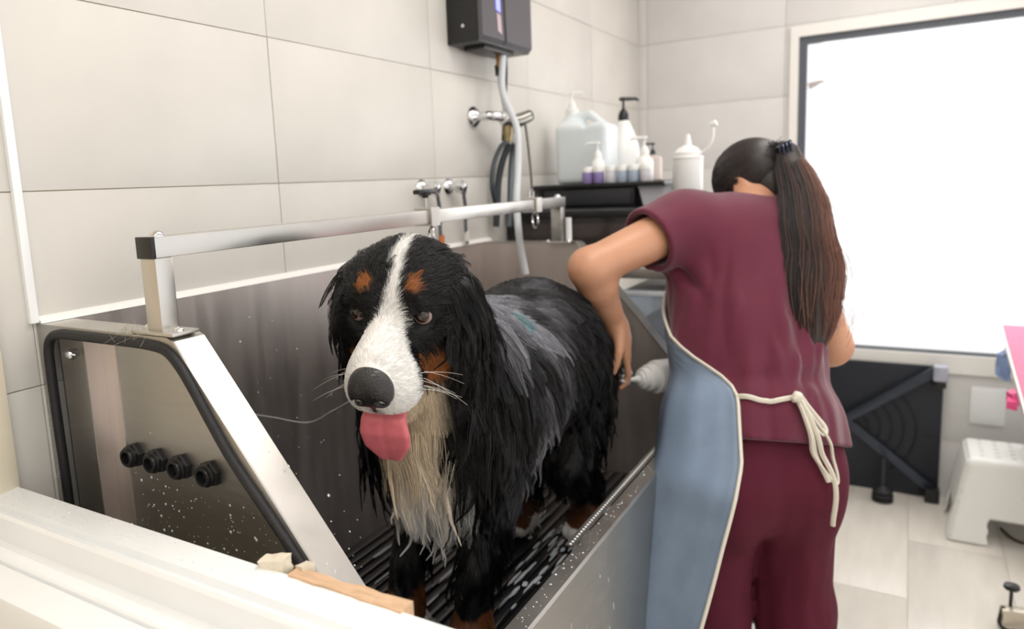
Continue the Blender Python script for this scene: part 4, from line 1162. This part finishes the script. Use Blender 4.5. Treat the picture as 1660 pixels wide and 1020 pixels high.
P, _ = clump(P, 26, .45, 1.2, 3)
backlit_w = np.clip((np.cos(a) * rr) * .5 + .5, 0, 1)
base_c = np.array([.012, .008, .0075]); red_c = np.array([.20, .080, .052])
cols = base_c * RNG.uniform(.6, 2.2, (n, 1)) + (red_c - base_c) * (np.clip(backlit_w - .35, 0, 1) * 1.7 * RNG.uniform(.2, 1.3, n))[:, None]  # reddish brown, lightened towards the window side to paint in its backlight
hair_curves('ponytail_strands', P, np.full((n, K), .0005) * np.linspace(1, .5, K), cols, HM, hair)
# stray hairs
n2 = 130
P2 = P[RNG.choice(n, n2)] ; sw = RNG.normal(size=(n2, 1, 3)) * np.array([.02, .02, .01]) + lat * np.abs(RNG.normal(size=(n2, 1, 1))) * .022
P2 = P2 + sw * (s_ ** 1.5)
hair_curves('stray_hairs', P2, np.full((n2, K), .0003), np.tile(red_c, (n2, 1)), HM, hair)
# scalp strands, combed from the hairline to the clip
V2, F2 = V, F
V, F = sdf_mesh(cap_hair, HC - .15, HC + .15, .008)
R0, N0 = scatter(V, F, lambda c, nn: np.ones(len(c)), 5200)
K = 10; tl = np.linspace(0, 1, K)[None, :, None]
tgt = CL + RNG.normal(size=(len(R0), 3)) * .010
P = R0[:, None] * (1 - tl) + tgt[:, None] * tl
q = (P - (HC + ht * .022 - fd * .014)); loc = np.stack([q @ hr, q @ fd, q @ ht], -1); k_ = np.sqrt(((loc / np.array([.086, .101, .101])) ** 2).sum(-1))
P = P + q * np.clip(1 / np.maximum(k_, .3) - 1, 0, 1.2)[..., None]
P = P + N0[:, None] * .001
near_clip = np.linalg.norm(R0 - CL, axis=1)
hair_curves('scalp_strands', P, np.full((len(R0), K), .00055), base_c * RNG.uniform(.7, 2.4, (len(R0), 1)), HM, hair)
mb = MB(); cx = nrm(lat * .9 + up * .35)
mb.obox(tuple(CL + np.array([-.030, -.012, .010])), (tuple(cx), tuple(np.cross(up, cx) / np.linalg.norm(np.cross(up, cx))), tuple(np.cross(cx, np.cross(up, cx) / np.linalg.norm(np.cross(up, cx))))), .018, .013, .012, .005)
for k in (-1, 0, 1):
    b0 = CL + cx * k * .009 + np.array([-.036, -.014, .010])
    mb.tube(spline([tuple(b0), tuple(b0 + np.array([-.012, -.004, .016])), tuple(b0 + np.array([-.014, -.01, -.016]))], 4), .0032, 6)
mb.build('hair_clip', mat('dark_shiny_clip', (44, 50, 66), .12, .5), hair)

# squeeze bottle held by her other hand in front of the apron
ax = nrm((-.80, .60, .04)); hb0 = np.array([1.704, .577, .944]); hb1 = hb0 - ax * .170
r = root('squeeze_bottle', tuple(hb1), 'white squeeze bottle held sideways beside the blue apron, nozzle pointing at the dog', 'bottle')
L_ = np.linalg.norm(hb0 - hb1)
MB().lathe(tuple(hb1), [(.037, -.03), (.042, -.024), (.042, .080), (.041, .084), (.033, .085), (.033, .104), (.032, .106), (.026, .107), (.026, .120), (.025, .122), (.018, .123), (.018, .129), (.009, .131), (.0065, .140), (.003, L_ - .002), (.002, L_)], tuple(ax), 28).build('body', mat('bottle_translucent', (250, 250, 248), .35), r)
#@@SECTION
# ------------------------------------------------------------------ the dog
DM = np.array([.8682806, .6562399, 1.2527295])
HX = np.array([.2721698, -.9622417, .0038170]); HF = np.array([-.8677895, -.2471641, -.4311048]); HU = np.array([-.4157704, -.1140264, .9022938])
_c, _s = math.cos(math.radians(3.5)), math.sin(math.radians(3.5))
HX, HU = HX * _c - HU * _s, HU * _c + HX * _s
HB = np.array([HX, HF, HU])
def L2W(x, y, z): return DM + HX * x + HF * y + HU * z
def W2L(p): return (p - DM) @ HB.T
FLOOR = .584

def dog_head(p):
    q = W2L(p).astype(np.float32)
    a = np.abs(q[:, 0]); m = np.stack([a, q[:, 1], q[:, 2]], 1)        # mirrored half
    d = d_ell(m, (0, -.072, -.010), (.072, .084, .059))
    d = smin(d, d_ell(m, (.034, -.022, .016), (.026, .026, .018)), .03)            # brows
    d = smin(d, d_cap(m, (0, -.012, -.006), (0, .085, -.028), .027, .026), .03)     # bridge
    d = smin(d, d_ell(m, (0, .062, -.050), (.048, .064, .038)), .03)               # muzzle
    d = smin(d, d_ell(m, (.028, .064, -.078), (.030, .046, .036)), .02)            # flews
    d = smin(d, d_ell(m, (0, .094, -.064), (.036, .024, .040)), .02)
    d = smin(d, d_ell(m, (.052, -.050, -.040), (.044, .060, .055)), .04)           # cheeks
    d = smax(d, -d_ell(m, (.050, .004, -.002), (.0185, .022, .0150)), .008)          # eye hollows
    jaw = smin(d_cap(m, (0, -.04, -.095), (0, .046, -.136), .040, .025), d_ell(m, (0, .050, -.137), (.030, .036, .016)), .02)
    gap = d_ell(m, (0, .070, -.118), (.050, .062, .013))
    d = smin(smax(d, -gap, .006), jaw, .012)
    lid = d_ell(m, (.0505, -.020, .0135), (.022, .011, .0050))                      # upper lid
    d = smin(d, lid, .008)
    d = smin(d, d_ell(m, (.0505, -.018, -.0180), (.019, .010, .0045)), .006)        # lower lid
    ear = d_pline(m, [(.058, -.090, .012), (.078, -.084, -.006), (.090, -.072, -.048), (.094, -.062, -.100), (.092, -.056, -.130)], [.014, .018, .022, .020, .010])
    ear2 = d_ell(m, (.089, -.076, -.055), (.014, .046, .076))
    return smin(d, smin(ear, ear2, .03), .022)

def leg_sdf(p, pts, rs, toe):
    d = d_pline(p, pts, rs)
    paw = np.asarray(pts[-1], np.float32)
    d = smin(d, d_ell(p, paw + np.array([-.018, 0, .0]), (.056, .040, .030)), .03)
    for k in (-1.5, -.5, .5, 1.5):
        d = smin(d, d_ell(p, paw + np.array([-.062 + abs(k) * .008, k * .019, -.006]), (.022, .0115, .020)), .008)
    return d
FL = [(1.10, .660, .98), (1.150, .655, .85), (1.075, .655, .715), (1.055, .652, .615)]
FR = [(1.10, .80, .98), (1.155, .805, .85), (1.075, .805, .715), (1.055, .805, .615)]
BL = [(1.55, .650, .92), (1.475, .638, .79), (1.620, .640, .700), (1.585, .638, .615)]
BR = [(1.55, .780, .92), (1.465, .790, .79), (1.590, .795, .700), (1.540, .790, .615)]
def dog_body(p):
    d = d_ell(p, (1.145, .725, 1.00), (.160, .142, .195))
    d = smin(d, d_cap(p, (1.20, .71, 1.055), (1.45, .71, 1.060), .160, .152), .08)
    d = smin(d, d_cap(p, (1.45, .71, 1.065), (1.57, .720, 1.005), .150, .145), .06)
    d = smin(d, d_ell(p, (1.09, .72, 1.12), (.12, .12, .12)), .06)
    for q in (BL, BR):
        d = smin(d, d_ell(p, (q[0][0], q[0][1], .935), (.108, .068, .155)), .05)
        d = smin(d, leg_sdf(p, [q[0]] + q[1:], [.085, .058, .034, .033], -1), .03)
    for q in (FL, FR):
        d = smin(d, leg_sdf(p, q, [.072, .050, .036, .036], -1), .035)
    tail = d_pline(p, [(1.69, .72, 1.05), (1.745, .715, .96), (1.755, .70, .84), (1.745, .69, .74)], [.042, .046, .044, .022])
    return smin(d, tail, .04)
def dog_sdf(p):
    d = dog_body(p)
    neck = np.minimum(d_cap(p, L2W(0, -.085, -.02), (1.10, .715, 1.08), .088, .130), d_cap(p, L2W(0, -.075, -.05), (1.06, .71, 1.00), .080, .115))
    d = smin(d, neck, .06)
    d = smin(d, dog_head(p), .035)
    return np.maximum(d, FLOOR - p[:, 2])
# coat colours (linear)
BLK = np.array([.0026, .0026, .0031]); WHT = np.array([.90, .88, .85]); TAN = np.array([.36, .125, .035]); CRM = np.array([.76, .63, .46]); GRY = np.array([.20, .20, .225])
PNK = np.array([.10, .035, .035]); TEAL = np.array([.10, .22, .235])
def ss(a, b, x): t = np.clip((x - a) / (b - a), 0, 1); return t * t * (3 - 2 * t)
def coat(p):
    p = np.asarray(p, np.float64); q = W2L(p); x, y, z = q.T; n = len(p)
    nz = noise3(q * 14, 2, 2); n2 = noise3(q * 34, 3, 2)
    col = np.tile(BLK, (n, 1))
    face = (y > -.16) & (np.linalg.norm(q, axis=1) < .21)
    # blaze and muzzle
    xc = -.001 + .006 * ss(-.05, -.09, y) + .009 * ss(-.08, -.03, y) * ss(.055, .02, y)
    hw = np.interp(y, [-.15, -.10, -.075, -.05, -.025, -.008, .012, .03, .045, .06, .075, .13], [.002, .008, .0105, .0068, .0058, .0078, .0115, .0205, .036, .050, .060, .07])
    wz = ss(-.004, .004, hw + .0035 * nz + .003 * n2 - np.abs(x - xc)) * (z > -.130)
    wz = wz * np.where(y < -.015, ss(.0, .012, z), 1)
    low = ss(.004, -.004, z + .062 - .35 * y + .006 * nz) * ss(.06, .04, y)           # side below the cheek line stays dark
    wz = np.where(face, wz * (1 - low * (y < .06)), 0)
    col = col + (WHT - col) * wz[:, None]
    ph = ss(.014, .004, np.abs(x)) * ss(.085, .10, y) * ss(-.07, -.08, z) * face
    col = col + (WHT * .25 - col) * (ph * .7)[:, None]  # grey shading below the nose, painted into the muzzle colour
    # tan brows, cheeks
    for s in (-1, 1):
        br = 1 - np.sqrt(((x - s * .035) / .0145) ** 2 + ((y + .020) / .022) ** 2 + ((z - .036) / .017) ** 2)
        col = col + (TAN - col) * (ss(-.1, .35, br + .25 * n2) * face)[:, None]
        ck = 1 - np.sqrt(((x - s * .062) / .030) ** 2 + ((y - .0) / .055) ** 2 + ((z + .078) / .038) ** 2)
        col = col + (TAN - col) * (ss(-.1, .3, ck + .3 * n2 + .1 * nz) * face * (1 - wz))[:, None]
    # dark lips and mouth lining
    lip = ss(.012, .004, np.abs(z + .116 + .0 * y)) * ss(.03, .045, y) * ss(.125, .11, y) * (np.abs(x) < .046)
    col = col + (PNK - col) * (lip * face)[:, None]
    # chin and throat
    ch = ss(-.116, -.126, z) * ss(-.05, .0, y) * face * ss(.075, .045, np.abs(x))
    col = col + (CRM - col) * ch[:, None]
    # white bib on the chest
    X, Y, Z = p.T
    yb = .668 + .10 * (1.05 - Z) * 0 + .02 * nz
    hb = np.interp(Z, [.79, .82, .86, .92, 1.02, 1.12, 1.2], [.0, .036, .060, .064, .050, .046, .04])
    bib = ss(-.008, .012, hb - np.abs(Y - .688) + .012 * nz) * ss(1.10, 1.05, X) * (Z > .79) * (~(face & (z > -.12)))
    cb = CRM * .5 + WHT * .5
    col = col + ((CRM * 1.12 + (WHT - CRM * 1.12) * ss(1.04, .92, Z)[:, None]) * np.clip(1 + .18 * n2, .7, 1.2)[:, None] - col) * bib[:, None]
    # white toes with tan above
    for lg in (FL, FR, BL, BR):
        px_, py_, pz_ = lg[-1]
        near = (np.abs(X - px_) < .14) & (np.abs(Y - py_) < .055)
        col = np.where((near & (Z < .665 + .012 * nz))[:, None], TAN * .22, col)
        col = np.where((near & (Z < .622 + .01 * nz))[:, None], WHT * .8, col)
    # lather worked into the back and shoulder
    bodym = (~face) & (X > 1.06)
    fo = noise3(p * np.array([5., 5., 3.2]), 9, 4)
    a_ = 1.25 * np.exp(-((X - 1.21) / .10) ** 2) * ss(.80, .98, Z) * ss(.85, .62, Y)
    back = ss(1.12, 1.2, Z) * ss(1.75, 1.3, X)
    w = np.clip(a_ * ss(-.55, .45, fo) + .40 * back * ss(-.5, .7, fo) + .6 * ss(.62, .95, fo) * ss(.9, 1.1, Z), 0, 1) * bodym
    col = col + (GRY * (1 + .5 * np.clip(fo, -1, 1))[:, None] - col) * (w * .85)[:, None]
    tl = 1 - np.sqrt(((X - 1.20) / .034) ** 2 + ((Y - .60) / .04) ** 2 + ((Z - 1.185) / .034) ** 2)
    col = col + (TEAL - col) * (.75 * ss(-.1, .5, tl + .35 * fo) * bodym)[:, None]
    return col
dog = root('dog', (1.30, .70, FLOOR), 'wet black, white and tan long-haired dog standing in the steel bath, tongue out', 'dog')
M['fur_base'] = hair_mat('fur_base', .5, .25)
V, F = sdf_mesh(dog_sdf, (.70, .44, FLOOR - .012), (1.95, .92, 1.40), .006)
V = smooth_v(V, F, 1, .4)
dbody = np_mesh('body', V, F, M['fur_base'], dog)
vcolor(dbody, coat(V))
DV, DF = V, F
# eyes
def eye_obj(name, c, gaze, r=.0125):
    gaze = Vector(gaze).normalized()
    bm = bmesh.new(); bmesh.ops.create_uvsphere(bm, u_segments=32, v_segments=40, radius=r)
    rot = Vector((0, 0, 1)).rotation_difference(gaze).to_matrix().to_4x4()
    me = bpy.data.meshes.new(name)
    for m_ in (mat('eye_pupil', (8, 6, 6), .03, coat=1), mat('eye_iris', (52, 28, 17), .06, coat=.7, var=.3, vscale=400), mat('eye_white', (168, 148, 142), .08, coat=.6)): me.materials.append(m_)
    for f in bm.faces:
        f.smooth = True
        a = math.degrees(f.calc_center_median().angle(Vector((0, 0, 1))))
        f.material_index = 0 if a < 22 else (1 if a < 50 else 2)
    bm.transform(rot); bm.to_mesh(me); bm.free()
    o = bpy.data.objects.new(name, me); COL.objects.link(o); o.parent = dog; o.location = Vector(c) - wloc(dog); return o
for s in (-1, 1):
    c = L2W(s * .0510, -.0060, -.0010)
    eye_obj('eye', tuple(c), tuple(nrm(HF * .80 + HX * (s * .30 - .22) + HU * .42)), .0150)
# nose leather
def nose_sdf(p):
    q = W2L(p).astype(np.float32); m = np.stack([np.abs(q[:, 0]), q[:, 1], q[:, 2]], 1)
    d = d_ell(m, (0, .112, -.043), (.0330, .022, .0325))
    d = smin(d, d_ell(m, (.017, .120, -.053), (.0145, .014, .019)), .012)
    d = smin(d, d_cap(m, (0, .118, -.068), (0, .114, -.095), .006, .0035), .01)
    d = smax(d, -d_cap(m, (.0135, .142, -.058), (.020, .121, -.060), .0070, .0060), .004)
    d = smax(d, -d_cap(m, (.020, .136, -.063), (.031, .116, -.063), .0034, .0026), .003)
    return smax(d, -d_cap(m, (0, .1375, -.045), (0, .128, -.092), .0014, .0014), .002)
V, F = sdf_mesh(nose_sdf, L2W(0, .118, -.04) - .045, L2W(0, .118, -.04) + .045, .0022)
np_mesh('nose', smooth_v(V, F, 1), F, mat('wet_black_nose', (26, 25, 27), .30, spec=.6, coat=.25, bump=.55, bscale=420, var=.15, vscale=40), dog)
# tongue
TC = np.array([(.030, -.120), (.060, -.116), (.084, -.114), (.099, -.122), (.105, -.143), (.104, -.170), (.100, -.198)], np.float32)
TW = np.array([.024, .034, .041, .044, .0475, .0450, .028], np.float32)
def tongue_sdf(p):
    q = W2L(p).astype(np.float32); yz = q[:, 1:]; xx = q[:, 0] - .001
    best = np.full(len(p), 9, np.float32); w = np.zeros(len(p), np.float32)
    for i in range(len(TC) - 1):
        ba = TC[i + 1] - TC[i]; t = np.clip(((yz - TC[i]) @ ba) / (ba @ ba), 0, 1)
        dd = np.linalg.norm(yz - TC[i] - t[:, None] * ba, axis=1)
        u_ = dd < best; best = np.where(u_, dd, best); w = np.where(u_, TW[i] + (TW[i + 1] - TW[i]) * t, w)
    th = .0060 - .0013 * np.exp(-(xx / .005) ** 2)
    ex = np.maximum(np.abs(xx) - w + .015, 0)
    return np.sqrt(ex ** 2 + best ** 2) - th - .001
V, F = sdf_mesh(tongue_sdf, L2W(0, .07, -.13) - np.array([.09, .09, .09]), L2W(0, .07, -.13) + np.array([.09, .09, .09]), .0028)
np_mesh('tongue', smooth_v(V, F, 3), F, mat('pink_tongue', (222, 118, 128), .38, sss=.2, var=.06, vscale=60, bump=.25, bscale=900, spec=.45), dog)

# coat strands -------------------------------------------------
FM = hair_mat('wet_fur_strands', .24, .38)
DOWN = np.array([0, 0, -1.0])
def tang(d, n): 
    t = d - n * (d * n).sum(1, keepdims=True); return t / np.maximum(np.linalg.norm(t, axis=1, keepdims=True), 1e-6)
def strands(R, N, D, Ln, lift, grav, K, wav=0., seed=0):
    """roots R, normals N, flow D, lengths Ln"""
    t = np.linspace(0, 1, K)[None, :, None]
    Ln = Ln[:, None, None]
    P = R[:, None] + D[:, None] * Ln * t + N[:, None] * Ln * (lift[:, None, None] * t * (1 - .55 * t)) + DOWN * Ln * grav * t * t
    if wav:
        P = P + noise3((P * 9).reshape(-1, 3), seed, 2).reshape(len(R), K, 1) * D[:, None, [1, 2, 0]] * wav * t
    return P
def head_mask(c): return np.linalg.norm(W2L(c), axis=1) < .20
def in_ear(q): return (np.abs(q[:, 0]) > .078) & (q[:, 1] < -.015) & (q[:, 2] < .03)
# face and skull: short hair combed back from the nose
def dens_face(c, n):
    q = W2L(c); return np.where((np.linalg.norm(q, axis=1) < .205) & ~in_ear(q), 1.0, 0) * np.where(q[:, 1] > 0, 2.2, 1.0) * (np.linalg.norm(c - L2W(0, .118, -.036), axis=1) > .03)
R_, N_ = scatter(DV, DF, dens_face, 42000)
q = W2L(R_)
for s in (-1, 1):      # keep the eyes clear
    keep = (np.linalg.norm(q - np.array([s * .0510, -.004, -.0015]), axis=1) > .0195) & (np.linalg.norm(q - np.array([s * .045, .012, -.004]), axis=1) > .020)
    R_, N_, q = R_[keep], N_[keep], q[keep]
back = -HF * np.where(q[:, 2:3] > -.115, 1.0, .1) + np.outer(q[:, 0], HX) * 6 + DOWN * (.35 + 1.4 * (q[:, 2:3] < -.03) * (q[:, 1:2] < .03))
D_ = tang(back + RNG.normal(size=R_.shape) * .16, N_)
mz = ss(.0, .06, q[:, 1])
Ln = .017 * (1 - mz) + .0085 * mz + .018 * ss(-.08, -.11, q[:, 1]) + .010 * ss(-.125, -.14, q[:, 2]) + .012 * ss(.05, .075, np.abs(q[:, 0]))
Ln = Ln * RNG.uniform(.7, 1.3, len(Ln))
cl = coat(R_)
P = strands(R_, N_, D_, Ln, .30 - .12 * mz + .1 * RNG.random(len(Ln)), .12, 5)
P, near = clump(P, 14, np.where(cl.mean(1) > .3, .35, .75), 1.3, 1)
hair_curves('face_fur', P, np.where(cl.mean(1) > .3, .00026, .00034)[:, None] * np.linspace(1, .35, 5), cl * RNG.uniform(.75, 1.2, (len(cl), 1)), FM, dog)
# ears, neck and body: long wet locks
def dens_body(c, n):
    q = W2L(c); f = (np.linalg.norm(q, axis=1) < .205) & ~in_ear(q)
    return np.where(f, 0, 1.0) * np.where(in_ear(q) & (np.linalg.norm(q, axis=1) < .22), 2.6, 1) * np.where(n[:, 1] > .3, .35, 1) * np.where(c[:, 2] < .62, .3, 1) * np.where(c[:, 0] < 1.2, 1.8, 1)
R_, N_ = scatter(DV, DF, dens_body, 46000)
q = W2L(R_); ear = in_ear(q) & (np.linalg.norm(q, axis=1) < .22)
X, Y, Z = R_.T
flow = np.outer(np.where(X > 1.15, .55, .15), [1, 0, 0]) + DOWN * np.where(Z > 1.1, .7, 1.2)[:, None]
D_ = tang(flow + RNG.normal(size=R_.shape) * .14, N_)
Ln = np.where(ear, .036, .046) + .012 * (X < 1.15) - .012 * ss(1.0, .88, Z) * (X > 1.05)
Ln = np.where(Z < .74, .022, Ln) * RNG.uniform(.6, 1.35, len(Z))
cl = coat(R_); bibm = (cl.mean(1) > .25) & (X < 1.12)
Ln = np.where(bibm, .072 * RNG.uniform(.6, 1.3, len(Z)), Ln)
P = strands(R_, N_, D_, Ln, np.where(bibm, .42, .22) + .12 * RNG.random(len(Z)), np.where(ear, .5, .35)[:, None, None], 8, .010, 4)
P[..., 2] = np.maximum(P[..., 2], FLOOR + .002)
P, near = clump(P, 34, np.where(bibm, .62, .90), 1.0, 2)
hair_curves('long_fur', P, np.where(bibm, .00040, .00048)[:, None] * np.linspace(1, .3, 8), np.where(bibm[:, None], cl * RNG.uniform(.75, 1.15, (len(cl), 1)), cl[near] * RNG.uniform(.6, 1.5, (len(cl), 1))), FM, dog)
# locks that stand off the outline of ears, ruff, belly and haunches
def dens_lock(c, n):
    q = W2L(c)
    return (in_ear(q) & (q[:, 2] < .03) & (np.linalg.norm(q, axis=1) < .22)) * 3.0 + ((c[:, 2] < 1.0) & (c[:, 2] > .78) & (n[:, 1] < .2)) * .8 + ((c[:, 0] < 1.14) & (c[:, 2] > .85) & (c[:, 2] < 1.09) & (np.linalg.norm(q, axis=1) > .215)) * 1.0 + (c[:, 0] > 1.55) * .6
gR, gN = scatter(DV, DF, dens_lock, 620)
per = 22
R_ = np.repeat(gR, per, 0) + RNG.normal(size=(len(gR) * per, 3)) * .0045; N_ = np.repeat(gN, per, 0)
gD = tang(DOWN * 1.3 + RNG.normal(size=gR.shape) * .35, gN); D_ = np.repeat(gD, per, 0)
gL = RNG.uniform(.05, .12, len(gR)); gL = np.where(in_ear(W2L(gR)) & (np.linalg.norm(W2L(gR), axis=1) < .22), gL * .6, gL); gL = np.where((gR[:, 2] < 1.0) & (gR[:, 0] > 1.06), gL * .62, gL); cg = coat(gR); gb = cg.mean(1) > .25
Ln = np.repeat(gL, per) * RNG.uniform(.75, 1.05, len(R_))
P = strands(R_, N_, D_, Ln, np.repeat(RNG.uniform(.2, .5, len(gR)), per), .5, 10, .014, 8)
gi = np.repeat(np.arange(len(gR)) * per, per)
t = (np.linspace(0, 1, 10) ** .8)[None, :, None] * .93
P = P * (1 - t) + P[gi] * t
P[..., 2] = np.maximum(P[..., 2], FLOOR + .002)
hair_curves('wet_locks', P, np.full((len(P), 10), .00045) * np.linspace(1, .3, 10), np.repeat(cg, per, 0) * RNG.uniform(.7, 1.3, (len(P), 1)), FM, dog)
# tuft on the crown
n = 70; bR = L2W(.006, -.082, .049) + np.outer(RNG.normal(size=n) * .010, HX) + np.outer(RNG.normal(size=n) * .012, HF)
K = 6; t = np.linspace(0, 1, K)[None, :, None]
tipd = HU + HX * RNG.choice([-.25, .35, .9], n)[:, None] + HF * RNG.normal(size=n)[:, None] * .2
P = bR[:, None] + tipd[:, None] * t * RNG.uniform(.010, .022, n)[:, None, None]
P, _ = clump(P, 9, .8, 1.0, 5)
hair_curves('crown_tuft', P, np.full((n, K), .0005) * np.linspace(1, .2, K), np.tile(BLK * 1.5, (n, 1)), FM, dog)
# whiskers
wh = []
for s in (-1, 1):
    for k in range(7):
        b0 = L2W(s * (.044 + .002 * (k % 3)), .075 - .010 * (k % 4), -.058 - .010 * (k // 2))
        dr = nrm(HX * s * 1.0 - HF * RNG.uniform(.05, .6) + HU * RNG.uniform(-.5, .05) + DOWN * .1); ln_ = RNG.uniform(.05, .085)
        wh.append(np.array([b0 + dr * ln_ * t + DOWN * .016 * t * t for t in np.linspace(0, 1, 8)]))
wh = np.array(wh)
hair_curves('whiskers', wh, np.full((len(wh), 8), .00042) * np.linspace(1, .3, 8), np.tile([.7, .68, .64], (len(wh), 1)), FM, dog)
#@@SECTION
# ------------------------------------------------------------------ water, suds and stray hair
suds = mat('soap_suds', (196, 202, 208), .35, var=.1, vscale=60, bump=.5, bscale=200, sss=.1)
mb = MB()
for i in range(230):
    x = RNG.uniform(.85, 1.75); y = RNG.uniform(.50, .72) if RNG.random() < .8 else RNG.uniform(.72, 1.05)
    L_ = RNG.uniform(.006, .045); w_ = RNG.uniform(.0015, .0055)
    mb.bm(lump((x, y, .584 + .001), (L_, w_, RNG.uniform(.002, .004)), int(i), 1))
o = mb.build('soap_suds', suds); o['kind'] = 'stuff'; tag(o, 'pale streaks of soap suds on the wet mat under the dog', 'suds')
drop = mat('water_drop', (236, 240, 244), .08, trans=.15, spec=.7)
def droplets(name, label, gen, n, rmin, rmax, sq=.5):
    mb = MB(); 
    for _ in range(n):
        p, nn = gen(); r_ = rmin + (rmax - rmin) * RNG.random() ** 2.5
        N_ = Vector(nn).normalized(); U = N_.orthogonal().normalized(); W = N_.cross(U); p = Vector(p)
        ang = [2 * math.pi * k / 6 for k in range(6)]
        mb.add([p + (U * math.cos(a) + W * math.sin(a)) * r_ for a in ang] + [p + (U * math.cos(a) + W * math.sin(a)) * r_ * .6 + N_ * r_ * sq * .8 for a in ang] + [p + N_ * r_ * sq],
               [(k, (k + 1) % 6, 6 + (k + 1) % 6, 6 + k) for k in range(6)] + [(6 + k, 6 + (k + 1) % 6, 12) for k in range(6)])
    o = mb.build(name, drop, fix=False); o['kind'] = 'stuff'; return tag(o, label, 'water drops')
droplets('water_drops', 'white water splashes low on the outside of the steel end panel', lambda: ((X0 + .0465, RNG.uniform(.56, 1.05), .93 + abs(RNG.normal()) * .07), (-1, 0, 0)), 200, .0006, .0028)
droplets('water_drops', 'water splashes on the tiles and bath edge at the lower left corner', lambda: ((X0 - .0002, RNG.uniform(1.122, 1.147), 1.0 + abs(RNG.normal()) * .06), (-1, 0, 0)), 60, .0006, .0022)
droplets('water_drops', 'small water drops along the white window sill', lambda: ((RNG.uniform(.50, .541), 1.12 - abs(RNG.normal()) * .25, 1.0201), (0, 0, 1)), 110, .0006, .002)
droplets('water_drops', 'water drops on the steel front rim of the bath', lambda: ((RNG.uniform(.75, 1.6), RNG.uniform(YF + .006, YF + .03), .8034), (0, 0, 1)), 90, .0007, .0025)
droplets('water_drops', 'splashed drops on the slanted steel end strip', lambda: (lambda t: ((RNG.uniform(X0 + .006, X0 + .048), .823 - .377 * t, 1.2522 - .446 * t), (0, -.76, .65)))(RNG.random()), 70, .0006, .0018)
droplets('water_drops', 'drops clinging to the inner steel back wall of the bath', lambda: ((RNG.uniform(.7, 1.3), YB - .0122, RNG.uniform(.85, 1.2)), (0, -1, 0)), 90, .0008, .0025)
# soapy runs on the outside of the front panel
mb = MB()
for i in range(14):
    x = RNG.uniform(.86, 1.22); z = RNG.uniform(.58, .76); L_ = RNG.uniform(.008, .05)
    mb.bm(lump((x, YF - .0006, z), (RNG.uniform(.0008, .0022), .0008, L_ * RNG.uniform(.2, 1)), 300 + i, 1))
o = mb.build('soap_runs', suds); o['kind'] = 'stuff'; tag(o, 'white soapy runs on the outside of the steel front panel', 'suds')
# pale loose hairs caught round the rail plate
n = 90; K = 6; t = np.linspace(0, 1, K)[None, :, None]
b0 = np.stack([np.full(n, X0 + .006) + RNG.normal(size=n) * .01, RNG.normal(size=n) * .025 + .90, np.full(n, 1.259)], 1)
dv = RNG.normal(size=(n, 3)) * np.array([.6, 1, .35]) + np.array([-.4, 0, -.05]); dv /= np.linalg.norm(dv, axis=1)[:, None]
cv = RNG.normal(size=(n, 3)); P = b0[:, None] + dv[:, None] * t * RNG.uniform(.006, .022, n)[:, None, None] + cv[:, None] * t * t * .008
P[..., 2] = np.where(P[..., 0] > X0, np.maximum(P[..., 2], 1.2585), P[..., 2])
tag(hair_curves('loose_hairs', P, np.full((n, K), .00014), np.tile([.45, .40, .32], (n, 1)), hair_mat('loose_hair', .5), None), 'pale loose dog hairs caught around the rail base plate on the bath corner', 'hair')
# foam on the woman's fingers and the haunch
mb = MB()
for i in range(16):
    c = np.array([1.655, .557, .968]) + RNG.normal(size=3) * np.array([.007, .006, .010])
    mb.bm(lump(tuple(c), tuple(RNG.uniform(.003, .009, 3)), 500 + i, 1))
o = mb.build('shampoo_foam', suds); o['kind'] = 'stuff'; tag(o, "white shampoo foam at the woman's fingertips on the dog's rump", 'foam')
#@@SECTION
hose('restraint_line', 'thin grey restraint line from the steel back wall to the neck of the dog', [(1.002, 1.134, .997), (1.02, 1.08, .990), (1.034, 1.0, .986), (1.03, .93, 1.02), (1.05, .86, 1.06)], .0016, mat('grey_cord', (150, 150, 152), .4), 'cord', 6)
